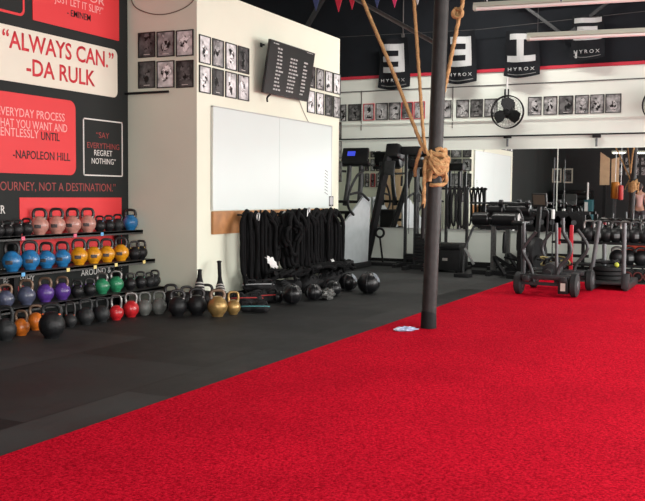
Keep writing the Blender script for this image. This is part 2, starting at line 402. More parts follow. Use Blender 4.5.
# JOURNEY line
q = on(115.5, 191.5)
t = wall_item('wall_lettering', 'line of thin dull red capitals about a journey, under the red rounded panel', 'wall lettering', q.x, q.z)
text('SUCCESS IS A JOURNEY, NOT A DESTINATION.”', .092, M_dimred, t, (0, -.002, 0), width=q.x-on(0, 187).x, align='RIGHT', ref='OURNEY, NOT A DESTINATION.”')
# red rectangle behind the shelves
q = on(19, 197.5); q2 = on(121, 199)
t = panel('wall_graphic', 'plain red rectangle on the wall behind the upper kettlebell shelves', q.x, on(60, 262).z, q2.x, q.z, .004, M_red)
q = on(5.2, 213.5)
t = wall_item('wall_lettering', 'white bold letters ER at the left edge of the photo', 'wall lettering', q.x, q.z)
text('ER', .085, M_whitetx, t, (0, -.002, 0), align='RIGHT', sx=.85, bold=.02)
q = on(2, 281)
t = wall_item('wall_lettering', 'white and red block words behind the lowest kettlebell shelf, left end', 'wall lettering', q.x, q.z)
text('BEAT IT', .062, M_whitetx, t, (-.12, -.002, .06)); text('BEAT WHY', .062, M_whitetx, t, (.02, -.002, -.035)); text('HARD RED', .062, M_redtx, t, (-.1, -.002, -.13))
q = on(81, 276)
t = wall_item('wall_lettering', 'pale capitals AROUND on the wall under the yellow kettlebells', 'wall lettering', q.x, q.z)
text('AROUND & THE', .07, M_whitetx, t, (0, -.002, 0))

# ---------------------------------------------------------------- kettlebell rack
SH = [(6.45, hit(129, 231.7, 1, 6.45).z+.012, .36, 0), (6.27, .53, .36, 1), (6.10, 0.22, .36, 2)]
rack = thing('kettlebell_rack', 'long black three-tier rack full of coloured kettlebells along the mural wall', 'rack', (6.5, YM, 0))
RX0, RXE = -1.7, [hit(143, 233, 1, 6.45).x-6.5, 1.85, 1.83]
for (yf, zs, dp, i) in SH:
    w = MB(); yb = YM-.03; w.box(((RX0+RXE[i])/2, (yf+yb)/2-YM, zs-.012), (RXE[i]-RX0, yb-yf, .024))
    w.box(((RX0+RXE[i])/2, yf-YM+.006, zs-.02), (RXE[i]-RX0, .012, .045))
    s_ = w.build('shelf', mat('shelf_steel', (.035, .035, .034), .45, var=.2), rack, smooth=False)
    for px, c in {0: ((23, 'red'), (75, 'red'), (102, 'blue')), 1: ((68, 'yellow'), (95, 'yellow'), (116, 'yellow'), (144, 'yellow'), (23, 'blue')), 2: ()}[i]:
        x = hit(px, 240+30*i, 1, yf).x-6.5
        cm = {'red': (.75, .12, .2), 'blue': (.12, .42, .75), 'yellow': (.85, .68, .25)}[c]
        MB().box((x, yf-YM-.003, zs-.022), (.045, .003, .036)).build('tag', mat('tag_'+c, cm, .5), s_, smooth=False, label=c+' weight tag stuck on the shelf edge')
for x in (RX0+.03, .0, 1.6):
    MB().box((x, -.06, .47), (.05, .06, .94)).build('upright', M_metal, rack, smooth=False)
    MB().bar((x, -.05, .03), (x, -.62, .03), .05, .04).build('foot', M_metal, rack, smooth=False)

# ---------------------------------------------------------------- kettlebells
KB_MESH = {}
def kettlebell(px, base, wpx, body, handle, band, label, group, shelf=None, ratio=1.45, emblem=None, rot=None, floor_y=None):
    if shelf is not None:
        yf, zs = SH[shelf][:2]
        x0 = hit(px, 260, 1, yf+.11).x; R = wpx/2*dist((x0, yf+.11, zs))/F
        bk = (.02, .075, .06)[shelf]; p = Vector((hit(px, 260, 1, yf+R+bk).x, yf+R+bk, zs)); p.x = min(p.x, XC0-R-.015)
    else:
        p = flo(px, base-1.2); R = wpx/2*dist(p)/F
        if floor_y: p = Vector((hit(px, base, 1, floor_y).x, floor_y, 0))
    t = thing('kettlebell', label, 'kettlebell', p, rot if rot is not None else math.radians(-58+random.uniform(-16, 16)), group)
    H = 2*R*ratio; zc = 1.0*R
    prof = [(.55*R, 0)]+[(R*math.sin(a), zc-R*math.cos(a)) for a in [math.radians(v) for v in range(40, 130, 9)]]+[(.70*R, zc+.72*R), (.60*R, zc+.86*R), (.42*R, zc+.99*R), (.2*R, zc+1.04*R), (.001, zc+1.05*R)]
    prof[1:11] = [(r_, max(.02*R, z_)) for r_, z_ in prof[1:11]]
    MB().lathe(prof, seg=30).build('body', body, t)
    hb = zc+R*.62; top = H-.15*R
    pts = [(-.50*R, 0, hb-.1*R), (-.60*R, 0, hb+.2*R), (-.68*R, 0, hb+(top-hb)*.55), (-.55*R, 0, top-.13*R), (-.25*R, 0, top), (.25*R, 0, top), (.55*R, 0, top-.13*R), (.68*R, 0, hb+(top-hb)*.55), (.60*R, 0, hb+.2*R), (.50*R, 0, hb-.1*R)]
    path = catmull(pts, 5); n = len(path)
    rad = [R*(.165+.13*abs(2*i/(n-1)-1)**4) for i in range(n)]
    MB().tube(path, .16*R, 10, radii=rad).build('handle', handle, t)
    if band:
        w = MB()
        for sx in (-1, 1):
            w.lathe([(.225*R, .02*R), (.235*R, .08*R), (.21*R, .14*R)], (sx*.585*R, 0, hb+.14*R), RYm(-sx*.25), seg=16)
        w.build('collar_band', band, t, label='painted band on the handle horns')
    if emblem:
        a0 = -PI/2-.42; a1 = -PI/2+.34
        pr = [(R*1.012*math.sin(a), zc-R*1.012*math.cos(a)) for a in [math.radians(v) for v in (74, 82, 90, 97)]]
        MB().lathe(pr, seg=14, a0=a0, a1=a1).build('emblem', emblem, t, label='dark emblem strip across the body')
    return t
def enamel(n, c, r=.34): return mat('enamel_'+n, c, r, var=.38, vscale=18, coat=.35, bump=.15, bscale=25)
K = dict(pink=enamel('pink', (.52, .25, .20)), blue=enamel('blue', (.02, .17, .40)), yellow=enamel('yellow', (.70, .30, .01)), green=enamel('green', (.025, .22, .10)),
         red=enamel('red', (.50, .015, .02)), orange=enamel('orange', (.60, .15, .015)), purple=enamel('purple', (.09, .035, .24)), slate=enamel('slate', (.07, .08, .13)),
         grey=mat('grey_cast_iron', (.13, .135, .125), .42, var=.3, vscale=20, bump=.4, bscale=60), black=mat('black_cast_iron', (.010, .010, .011), .42, spec=.35, var=.3, vscale=25, bump=.4, bscale=70),
         charcoal=mat('charcoal_cast_iron', (.020, .021, .022), .45, spec=.35, var=.3, vscale=20, bump=.4, bscale=70),
         gold=mat('gold_paint', (.40, .25, .09), .33, metal=.55, var=.35, vscale=18), hsteel=mat('handle_steel', (.20, .19, .18), .3, metal=.7), hblack=mat('handle_black', (.02, .018, .018), .4),
         bronze=mat('handle_worn_brown', (.17, .11, .075), .4, metal=.4), emb=mat('emblem_dark', (.07, .06, .06), .5, var=.9, vscale=45))
G1, G2, G3, G4, G5 = 'kettlebells on the top shelf', 'kettlebells on the middle shelf', 'kettlebells on the lowest shelf', 'kettlebells in the row on the floor', 'kettlebells behind the floor row'
# top shelf
for i, (px, w_) in enumerate(((-1, 12), (8, 12), (17.5, 12.5), (27, 13))):
    kettlebell(px, 0, w_, K['black'], K['hblack'], mat('band_pale', (.4, .38, .36), .4), 'small black kettlebell on the top shelf left end, '+['at the photo edge', 'second from the photo edge', 'third from the photo edge', 'touching the first pink'][i], G1, 0, 1.35)
for i, px in enumerate((40, 57, 73, 88)):
    kettlebell(px, 0, 18-i*.5, K['pink'], K['hblack'], mat('band_pale', (.4, .38, .36), .4), ['leftmost of the four pink kettlebells with black handles on the top shelf', 'second pink kettlebell from the left on the top shelf', 'third pink kettlebell from the left on the top shelf', 'rightmost pink kettlebell on the top shelf, next to small black ones'][i], G1, 0, 1.48, K['emb'])
for i, px in enumerate((100, 109)):
    kettlebell(px, 0, 11.5, K['black'], K['hblack'], mat('band_blue', (.05, .2, .5), .4), 'small black kettlebell with blue band '+['right beside the last pink one', 'second after the pink ones on the top shelf'][i], G1, 0, 1.4)
kettlebell(118, 0, 12, K['charcoal'], K['hblack'], None, 'charcoal kettlebell just left of the blue one at the top shelf end', G1, 0, 1.4)
kettlebell(134, 0, 15, K['blue'], K['hblack'], mat('band_pale', (.4, .38, .36), .4), 'blue kettlebell alone at the right end of the top shelf', G1, 0, 1.4)
# middle shelf
for i, (px, w_) in enumerate(((12, 20), (30, 19.5), (46.5, 17.5), (62.5, 17))):
    kettlebell(px, 0, w_, K['blue'], K['hblack'], None, ['leftmost of the four blue kettlebells on the middle shelf', 'second blue kettlebell from the left on the middle shelf', 'third blue kettlebell from the left on the middle shelf', 'rightmost blue kettlebell on the middle shelf, next to a yellow one'][i], G2, 1, 1.5, K['emb'])
for i, (px, w_) in enumerate(((79, 17.5), (93.5, 16.5), (107, 16), (121, 16))):
    kettlebell(px, 0, w_, K['yellow'], K['hblack'], mat('band_pale', (.4, .38, .36), .4), ['leftmost of the four yellow kettlebells, beside a blue one', 'second yellow kettlebell from the left on the middle shelf', 'third yellow kettlebell from the left on the middle shelf', 'rightmost yellow kettlebell, beside a black one with yellow bands'][i], G2, 1, 1.5, K['emb'])
for i, px in enumerate((134.5, 146.5)):
    kettlebell(px, 0, 12.5, K['black'], K['hblack'], mat('band_yellow', (.7, .42, .03), .4), 'black kettlebell with yellow bands '+['next to the last yellow kettlebell', 'at the far right end of the middle shelf'][i], G2, 1, 1.5)
# low shelf
for px, w_, c, l in ((5, 17, 'slate', 'slate blue kettlebell at the left edge on the lowest shelf'), (26, 18, 'slate', 'slate blue kettlebell left of the purple ones on the lowest shelf'),
                     (45, 17.5, 'purple', 'left one of two bright purple kettlebells on the lowest shelf'), (62, 16.5, 'purple', 'right one of two bright purple kettlebells on the lowest shelf'),
                     (77, 12.5, 'black', 'black kettlebell with purple bands beside the purple kettlebells'), (89.5, 12.5, 'black', 'black kettlebell with purple bands beside the first green kettlebell'),
                     (102, 15, 'green', 'left one of two green kettlebells on the lowest shelf'), (116, 15, 'green', 'right one of two green kettlebells on the lowest shelf'),
                     (130, 12, 'black', 'black kettlebell with green bands beside the green kettlebells'), (140.5, 12, 'black', 'second black kettlebell with green bands on the lowest shelf'),
                     (149.5, 10.5, 'charcoal', 'charcoal kettlebell second from the right end of the lowest shelf'), (159.5, 11.5, 'charcoal', 'charcoal kettlebell at the right end of the lowest shelf')):
    bd = mat('band_purple', (.2, .08, .4), .4) if c == 'black' and px < 100 else mat('band_green', (.03, .3, .15), .4) if c == 'black' else None
    kettlebell(px, 0, w_, K[c], K['bronze' if c in ('slate', 'purple') else 'hsteel' if c == 'green' else 'hblack'], bd, l, G3, 2, 1.42)
# floor row
for px, b_, w_, c, h_, rt, l in ((6, 341, 21, 'charcoal', 'charcoal', 1.65, 'tall dark grey kettlebell on the floor at the left photo edge'),
        (21.5, 336.5, 16.5, 'orange', 'bronze', 1.55, 'orange kettlebell on the floor right of the tall dark grey one'), (36, 331, 17, 'orange', 'bronze', 1.5, 'orange kettlebell on the floor behind the biggest black one'),
        (52, 339, 26, 'black', 'charcoal', 1.36, 'biggest black kettlebell standing in front of the floor row'), (70.5, 328, 13, 'charcoal', 'hblack', 1.95, 'narrow black kettlebell with orange red bands on the floor'),
        (86, 325.5, 16.5, 'charcoal', 'charcoal', 1.6, 'dark kettlebell on the floor right of the one with orange red bands'), (102, 323, 16, 'charcoal', 'charcoal', 1.58, 'dark kettlebell on the floor left of the two red ones'),
        (116.5, 321, 14.5, 'red', 'hsteel', 1.75, 'left one of two red kettlebells on the floor'), (131, 318, 16, 'red', 'hsteel', 1.55, 'right one of two red kettlebells on the floor'),
        (144.7, 316, 15, 'grey', 'grey', 1.55, 'left one of two pale grey kettlebells on the floor'), (159, 315, 15.5, 'grey', 'grey', 1.5, 'right one of two pale grey kettlebells on the floor'),
        (177.5, 317, 19, 'black', 'hblack', 1.4, 'black kettlebell on the floor right of the pale grey pair'), (197, 316, 19.5, 'black', 'hblack', 1.4, 'black kettlebell on the floor left of the large gold one'),
        (217.5, 317.5, 20, 'gold', 'bronze', 1.38, 'larger gold kettlebell on the floor'), (233.3, 315.5, 14.5, 'gold', 'gold', 1.62, 'smaller gold kettlebell at the right end of the floor row')):
    bd = mat('band_orange', (.75, .12, .03), .4) if px in (70.5, 52) else mat('band_pale', (.4, .38, .36), .4) if px > 170 else None
    kettlebell(px, b_, w_, K[c], K[h_], bd, l, G4, None, rt)
for px, b_, w_, l in ((171, 309, 17, 'black kettlebell in the back row against the white wall, left one'), (186.5, 309.5, 16, 'black kettlebell in the back row, behind the gap between two black ones'), (206.5, 309, 17, 'black kettlebell in the back row, behind the large gold one')):
    kettlebell(px, b_, w_, K['black'], K['hblack'], mat('band_pale', (.4, .38, .36), .4), l, G5, None, 1.42)
# club bells leaning on the wall
for px, b_, tx, ty, l in ((199, 309, 197.5, 270, 'black club bell with striped wrap leaning on the wall corner, shorter one'), (221, 309.5, 218.2, 264, 'tall black club bell with striped wrap leaning behind the gold kettlebell')):
    p = flo(px, b_); q = hit(tx, ty, 1, YC-.06) if px > 205 else flo(tx, ty, .45)
    q = Vector((p.x+(.27 if px > 205 else .12), min(p.y+.2, YC-.05), .52 if px > 205 else .44))
    t = thing('club_bell', l, 'club bell', p, 0, 'club bells leaning behind the kettlebells')
    d = q-p; R_ = d.to_track_quat('Z', 'Y').to_matrix(); Lh = d.length
    MB().lathe([(.001, .012), (.05, .012), (.072, .06), (.07, .17), (.045, .30), (.028, .36)], rot=R_, seg=18).build('club_body', M_nylon, t)
    MB().lathe([(.028, .355), (.022, .42), (.022, Lh-.02), (.03, Lh-.01), (.001, Lh)], rot=R_, seg=14).build('grip', M_rub, t)
    w = MB()
    for k in range(3): w.lathe([(.0655-.0066*k, .215+.035*k), (.0625-.0066*k, .230+.035*k)], rot=R_, seg=18)
    w.build('stripe', mat('pale_stripe', (.45, .43, .40), .6), t, label='pale stripes around the cone')
# ---------------------------------------------------------------- framed photographs
def frame_thing(label, group, pos, wd, ht, rotz, kind, fm=None, y_off=0):
    t = thing('picture_frame', label, 'framed photo', pos, rotz, group); f = .012 if wd < .26 else .02 if wd < .32 else .045; w = MB()
    for c_, d_ in (((0, -.008, f/2), (wd, .014, f)), ((0, -.008, ht-f/2), (wd, .014, f)), ((-wd/2+f/2, -.008, ht/2), (f, .014, ht-2*f)), ((wd/2-f/2, -.008, ht/2), (f, .014, ht-2*f))): w.box(c_, d_)
    w.build('frame', fm or M_frame, t, smooth=False)
    MB().box((0, -.004, ht/2), (wd-2*f+.002, .005, ht-2*f+.002)).build('photo_print', M_ph[kind], t, smooth=False)
    if wd < .3: MB().box((0, -.0075, .035), (wd*.35, .002, .006)).build('caption', M_whitetx, t, smooth=False)
    return t
ORD = ['first', 'second', 'third', 'fourth', 'fifth', 'sixth', 'seventh', 'eighth', 'ninth', 'tenth', 'eleventh', 'twelfth', 'thirteenth']
# six on the narrow side of the white block
for c_, (a, b) in enumerate(((138.7, 155.5), (157.3, 174.7), (176.6, 193.8))):
    for r_, (ya, yb) in enumerate(((31.7, 58.3), (60.8, 88.8))):
        dy = -1.2*c_*(1-.6*r_)
        A = hit(a, yb+dy*.6, 0, XC0); B = hit(b, ya+dy, 0, XC0)
        frame_thing(f'black framed sports photo on narrow white side, {"upper" if r_ == 0 else "lower"} row, {["left", "middle", "right"][c_]}', 'photos on the narrow side of the block',
                    (XC0, (A.y+B.y)/2, A.z), A.y-B.y, B.z-A.z, -PI/2, [0, 2, 1][(c_+r_) % 3] if c_ != 0 else 0)
# board face, left group and right group
def face_group(cols, z0, z1, z2, z3, side, kinds, skip=()):
    for c_, (a, b) in enumerate(cols):
        xa, xb = hit(a, 80, 1, YC).x, hit(b, 80, 1, YC).x
        for r_, (za, zb) in enumerate(((z0, z1), (z2, z3))):
            frame_thing(f'sports photo {side}, {"upper" if r_ == 0 else "lower"} row, {ORD[c_]} from left', 'photos on the board wall '+side,
                        ((xa+xb)/2, YC, za), xb-xa, zb-za, 0, kinds[(c_*2+r_) % len(kinds)])
zt = on(198.7, 34, YC).z; zm1 = on(198.7, 62.5, YC).z; zm2 = on(198.7, 64.7, YC).z; zb_ = on(198.2, 92, YC).z
face_group(((198.7, 209.9), (211.9, 223), (225, 236), (237.4, 248.4)), zm1, zt, zb_, zm2, 'left of the screen', [1, 1, 2, 0, 1, 1, 0, 1])
face_group(((307, 314.6), (316, 323.5), (324.8, 332), (333, 340)), on(340, 95, YC).z, on(340, 74.8, YC).z, on(339, 118.4, YC).z, on(339, 97.5, YC).z, 'right of the screen', [0, 1, 2, 1, 1, 0, 1, 2])
# back wall row
zt = hit(360, 104, 0, XB).z; zb_ = hit(360, 120.8, 0, XB).z
for i, (a, b, red) in enumerate(((341, 346.5, 0), (348.5, 361, 0), (363.5, 374.5, 1), (376, 388, 0), (389, 400.5, 0), (401.5, 413, 1), (414, 425, 1), (439, 451.5, 0), (456.5, 469, 0), (470.5, 483, 0), (484.5, 497.5, 0), (528, 541.5, 0), (543.5, 557, 0), (558.8, 573, 0), (575, 588.5, 0), (590, 604, 0), (605.3, 621, 0))):
    A = hit(a, 110, 0, XB); B = hit(b, 110, 0, XB)
    pl_ = 'left of the tan knotted pole' if i < 7 else 'between pole and wall fan' if i < 11 else 'right of the wall fan'
    k_ = i if i < 7 else i-7 if i < 11 else i-11
    frame_thing(f'{"red" if red else "black"} framed far wall photo {pl_}, {ORD[k_]} from left', 'row of photos high on the far wall', (XB, (A.y+B.y)/2, zb_), A.y-B.y, zt-zb_, -PI/2, [2, 0, 2, 2][i % 4], M_redframe if red else None)
# block end face: only seen in the mirrors
XV = 2*XB-XC1
for c_, (a, b) in enumerate(((360.5, 364.5), (365.5, 369.5), (371, 375.5), (376.5, 381), (440, 450.5), (451.5, 462), (463, 472))):
    for r_, (ya, yb) in enumerate(((146, 157.5), (159, 171), (173.5, 187))):
        A = hit(a, yb, 0, XV); B = hit(b, ya, 0, XV)
        frame_thing(f'small framed photo seen in the left mirrors, column {["one", "two", "three", "four", "five", "six", "seven"][c_]} from left, {["top", "middle", "bottom"][r_]} row', 'photos on the end of the white block', (XC1, (A.y+B.y)/2, A.z), abs(A.y-B.y), B.z-A.z, PI/2, [0, 2][(c_+r_) % 2], M_redframe if (c_ == 2 and r_ == 2) else None)
# front wall frames, seen in the mirror
XV = 2*XB-XF
for i, (a, b, ya, yb) in enumerate(((552, 560.5, 168.5, 182.5), (564, 572.5, 168.5, 183))):
    A = hit(a, yb, 0, XV); B = hit(b, ya, 0, XV); A.y = min(A.y, 6.6)
    wd = A.y-B.y; 
    frame_thing(['larger pale framed picture on the dark front wall, left one in the mirror', 'larger pale framed picture on the dark front wall, right one in the mirror'][i], 'pale frames on the dark front wall', (XF, (A.y+B.y)/2, A.z), .33, B.z-A.z, PI/2, 0, M_cream)
for i, a in enumerate((618.5, 625, 634.5, 641)):
    for r_, (ya, yb) in enumerate(((157.5, 165), (167, 175.5))):
        A = hit(a, yb, 0, XV); B = hit(a+5, ya, 0, XV)
        frame_thing(f'framed photo in the right mirror reflection, {"upper" if r_ == 0 else "lower"} row, {ORD[i]} from left', 'photos high on the front wall', (XF, (A.y+B.y)/2, A.z), A.y-B.y, B.z-A.z, PI/2, 2)

# ---------------------------------------------------------------- wall screen with a workout list
TW, TH = 1.22, .66
t = thing('wall_screen', 'black flat screen with rows of white workout text, tilted on the white block wall', 'screen', (10.23, 5.575, 2.56))
t.rotation_euler = (math.radians(9), 0, 0)
MB().box((0, 0, TH/2), (TW, .04, TH), bev=.006).build('housing', M_frame, t)
MB().box((0, -.0215, TH/2), (TW-.03, .003, TH-.03)).build('screen_glass', mat('dark_screen', (.014, .015, .015), .4, spec=.25), t, smooth=False)
w = MB(); rr = random.Random(3)
def words(x0, x1, z, h=.020):
    x = x0
    while x < x1:
        k = rr.uniform(.03, .08); w.box((min(x+k/2, x1), -.0235, z), (k*.82, .002, h)); x += k+.008
words(-.54, -.42, .625, .012)
words(-.42, -.30, .575)
for i in range(11):
    z = .53-i*.046
    words(-.40, -.40+rr.uniform(.10, .17), z); 
    if i: words(-.06, .11+rr.uniform(0, .06), z+.012)
    if i: words(.32, .40+rr.uniform(0, .02), z+.01)
w.box((.45, -.0235, .638), (.18, .002, .006))
w.build('lettering', mat('screen_text', (.45, .45, .44), .5), t, smooth=False)
MB().box((0, .035, .30), (.3, .03, .25)).build('mount_plate', M_metal, t)
w = MB(); w.bar((0, .04, .36), (-.1, .16, .36), .04); w.build('mount_arm', M_metal, t)
w = MB(); w.tube(catmull([(-.40, .0, 0), (-.42, .03, -.05), (-.40, .03, -.10)], 5), .012); w.build('cable_plug', M_metal, t)
w = MB(); a = on(298, 97, YC-.01); b = on(309, 123, YC-.01); mid = (a+b)/2
w.tube(catmull([a+Vector((-.12, -.02, .12)), a, mid+Vector((0, 0, -.02)), b], 6), .006, 6)
tag(w.build('power_cable', mat('pale_cable', (.42, .40, .36), .6)), 'thin grey cable hanging below the wall screen to the whiteboard', 'cable')
t = thing('wall_hook', 'small dark wall hook left of the tilted screen', 'hook', on(261, 45, YC)); MB().cyl((0, 0, 0), (0, -.05, 0), .012).build('peg', M_metal, t); MB().box((0, -.004, 0), (.05, .008, .05)).build('plate', M_metal, t)

# ---------------------------------------------------------------- whiteboard
WX0, WX1, WZ0, WZ1 = 8.66, 11.84, 1.10, 2.31
t = thing('whiteboard', 'large blank whiteboard on the white block wall above the hanging ropes', 'whiteboard', ((WX0+WX1)/2, YC-.004, WZ0)); k = (WX1-WX0)/2; h = WZ1-WZ0
for s_ in (-1, 1): MB().box((s_*k/2, -.012, h/2), (k-.004, .02, h)).build('panel', M_board, t, smooth=False)
w = MB(); w.box((0, -.014, h-.006), (2*k+.02, .028, .012)); w.box((-k-.004, -.014, h/2), (.012, .028, h)); w.box((k+.004, -.014, h/2), (.012, .028, h)); w.build('edge_strip', M_alu, t, smooth=False)
w = MB(); 
for i in range(8):
    z = on(323, 171+i*3.2, YC).z-WZ0; x = on(322.5, 180, YC).x-(WX0+WX1)/2
    w.box((x+.07, -.0235, z), (.11, .002, .007), RYm(.3))
w.build('handwriting', M_darkm, t, smooth=False)
t = thing('wall_card', 'small pale card with a dark border at the lower right corner of the whiteboard', 'sign', on(331, 206, YC-.025)); MB().box((0, 0, .07), (.15, .006, .15)).build('card', M_frame, t, smooth=False); MB().box((0, -.004, .075), (.11, .003, .11)).build('face', mat('card_grey', (.45, .45, .47), .5), t, smooth=False)
# wood board
tag(MB().box(((WX0+11.95)/2, YC-.018, .955), (11.95-WX0, .034, .27), bev=.004).build('hanging_board', M_wood), 'long varnished wooden board under the whiteboard carrying the ropes', 'board')
# black rod and thin cable on the narrow side
a = hit(128.8, 93.6, 0, XC0-.05); b = hit(168.5, 93.2, 0, XC0-.05)
w = MB(); w.cyl((a.x, YM-.005, a.z), (b.x, b.y, a.z), .014); o_ = tag(w.build('curtain_rod', M_metal), 'thin black rod sticking out over the narrow white side below the photos', 'rod')
w = MB(); w.tube(catmull([hit(130, -14, 0, XC0-.012), hit(133, 4, 0, XC0-.012), hit(145, 12, 0, XC0-.012), hit(162, 14.5, 0, XC0-.012), hit(180, 10, 0, XC0-.012), hit(192, 2, 0, XC0-.012), hit(196, -8, 0, XC0-.012)], 8), .006, 6)
tag(w.build('wall_cable', mat('brown_cable', (.16, .12, .09), .6)), 'thin dark cable drooping in an arc above the photos on the narrow white side', 'cable')

# ---------------------------------------------------------------- hanging battle ropes
def hank(px, px2, zbot, n, r, label, seed, ytop=YC-.10, extra=0):
    rr = random.Random(seed); xa, xb = hit(px, 240, 1, ytop).x, hit(px2, 240, 1, ytop).x; xm = (xa+xb)/2; wd = xb-xa
    t = thing('battle_rope', label, 'rope', (xm, ytop, 0), 0, 'black ropes hanging from the wooden board')
    w = MB(); ztop = 1.06; pts = []
    for i in range(n):
        f = (i+.5)/n-.5; hw = wd*rr.uniform(.28, .46); c = f*wd*.45+rr.uniform(-.03, .03); yy = -.10*rr.random()-.02*i; zb = zbot+rr.uniform(-.03, .16)
        pts += [(c*.3+rr.uniform(-.05, .05), yy, ztop+rr.uniform(-.03, .03)), (c-hw*.7, yy-.02, ztop-.12), (c-hw, yy-.05, (ztop+zb)/2+.1), (c-hw*.75, yy-.04, zb+.12), (c, yy-.06, zb), (c+hw*.75, yy-.03, zb+.12), (c+hw, yy-.02, (ztop+zb)/2+.1), (c+hw*.7, yy-.02, ztop-.12)]
    pts.append((0, -.02, ztop))
    w.tube(catmull(pts, 6), r, 9, strands=3, pitch=.10, depth=.05); w.build('rope', M_brope, t)
    w = MB(); e = Vector((wd*.3, -.12, zbot+.1)); w.tube(catmull([(0, -.03, ztop), (wd*.28, -.1, ztop-.2), e+Vector((0, 0, .3)), e], 6), r, 9, strands=3, pitch=.10, depth=.05); w.build('rope_tail', M_brope, t)
    MB().cyl(e+Vector((0, 0, .02)), e-Vector((0, 0, .18)), r*1.15).build('end_cap', M_rub, t)
    w = MB(); w.cyl((0, .055, 1.04), (0, -.10, 1.04), .012); w.cyl((0, -.09, 1.04), (0, -.10, 1.10), .012); w.build('hook', M_metal, t)
    return t
hk = ((234, 249, .12, 4), (245, 262, .16, 5), (258, 271, .46, 4), (274, 287, .28, 4), (282, 297, .14, 5), (292, 307, .18, 5), (303, 318, .16, 5), (312, 327, .20, 5), (320, 336, .14, 5))
hw_ = ['at the left end of the board', 'second from the left end of the board', 'third from left, short loop beside the coil', 'fourth from the left, just right of the round coil', 'in the middle of the board', 'just right of the middle of the board', 'third from the right end', 'second from the right end', 'at the right end of the board']
for i, (a, b, zb, n) in enumerate(hk): hank(a, b, zb, n, .026, 'black battle rope hanging in loops '+hw_[i], 20+i)
# the thick coil hung up in a ring
t = thing('battle_rope', 'black rope wound into a thick round coil hanging on the wooden board', 'rope', (10.02, YC-.27, .78), 0, 'black ropes hanging from the wooden board')
w = MB(); rr = random.Random(5); pts = []
for i in range(90):
    a = i/90*2*PI*6; r_ = .175+.045*math.sin(i*1.7); pts.append((r_*math.cos(a), -.05+.05*math.sin(a*.37+i*.1)+rr.uniform(-.01, .01), 1.25*r_*math.sin(a)))
w.tube(catmull(pts, 4), .026, 9, strands=3, pitch=.10, depth=.05); w.build('rope', M_brope, t)
MB().cyl((0, .25, .20), (0, -.06, .20), .014).build('hook', M_metal, t)
# silver ring hooks
for i, (px, py) in enumerate(((258.5, 219), (284.5, 217), (309, 213))):
    p = on(px, py, YC-.25); t = thing('carabiner', 'steel carabiner clipped among the black ropes, '+['left', 'middle', 'right'][i]+' one of three', 'clip', p, 0, 'carabiners among the ropes')
    MB().tube(catmull([(.02, 0, .06), (-.03, 0, .05), (-.05, 0, -.05), (-.03, 0, -.08), (0, 0, -.04)], 5, True), .009, 8, closed=True).build('ring', M_silver, t)
# towel and sheets tucked between ropes
for i, (px, py, a, b) in enumerate(((272, 262.5, .11, .05), (333, 262, .05, .03))):
    p = on(px, py, YC-.34 if i == 0 else YC-.3); w = MB(); w.ball((0, 0, 0), 1, (a*1.25, .018, b*.95), RYm(.5), lump=.6, seed=i, seg=28)
    tag(w.build('white_cloth', M_white), ['white cloth tucked behind the ropes below the coil', 'white cloth scrap at the right end behind the ropes'][i], 'cloth').location = p

# ---------------------------------------------------------------- bags and balls heaped under the ropes
def sandbag(p, L, r, rz, label, seed, piping=None, tilt=0):
    t = thing('sandbag', label, 'sandbag', p, rz, 'bags heaped under the ropes')
    w = MB(); n = 22
    prof = [(max(.001, r*(1-abs(2*i/n-1)**5)**.5), L*(i/n-.5)) for i in range(n+1)]
    w.lathe(prof, (0, 0, r*.85), RY90, 32)
    for v in w.bm.verts:
        v.co *= 1; nz = mnoise.noise(v.co*9+Vector((seed*5, 0, 0)))*.45+mnoise.noise(v.co*22+Vector((0, seed*5, 0)))*.2; v.co.y *= 1+nz; v.co.z = r*.8+(v.co.z-r*.85)*(1+nz)*.85
    w.build('bag_body', M_nylon, t)
    for s_ in (-.25, .25):
        MB().tube(catmull([(s_*L-.05, -r*.6, r*1.3), (s_*L-.04, -r*.75, r*1.75), (s_*L+.04, -r*.75, r*1.75), (s_*L+.05, -r*.6, r*1.3)], 6), .012, 8).build('strap_handle', M_metal, t)
    if piping: MB().tube(catmull([(-L*.5, 0, r*.9), (-L*.3, -r*.95, r*1.1), (L*.3, -r*.97, r*1.1), (L*.5, 0, r*.9)], 6), .007, 8).build('piping', piping, t, label='coloured piping along the seam')
    return t
rp = mat('red_piping', (.40, .03, .03), .6); tp = mat('teal_piping', (.06, .22, .23), .6); sp_ = mat('silver_tape', (.35, .36, .37), .4)
def fq(px, py, z=0): p = flo(px, py); return (p.x, p.y, z)
sandbag(fq(246, 305), .40, .085, -.9, 'black sandbag with red piping on the floor right of the small gold kettlebell', 1, rp)
sandbag(fq(262, 303), .42, .09, -.5, 'black sandbag with red piping second from the gold kettlebell', 2, rp)
sandbag(fq(258, 301, .13), .40, .075, -.8, 'black sandbag with silver tape lying on top of the heap at its left end', 3, sp_)
sandbag(fq(254, 312), .34, .065, -1.0, 'small black bag with teal piping lying in front of the heap', 4, tp)
sandbag(fq(276, 298), .40, .10, -.5, 'black bag in the heap behind the two balls', 5)
sandbag((9.85, 5.36, 0), .6, .12, -.1, 'long black sandbag under the middle of the ropes', 6)
sandbag((10.5, 5.34, 0), .6, .12, .1, 'long black sandbag under the right half of the ropes', 7)
sandbag((11.15, 5.36, 0), .6, .12, -.1, 'black sandbag under the right end of the ropes', 8)
sandbag((9.35, 5.42, 0), .45, .12, -.2, 'black sandbag leaning to the heap below the left ropes', 11)
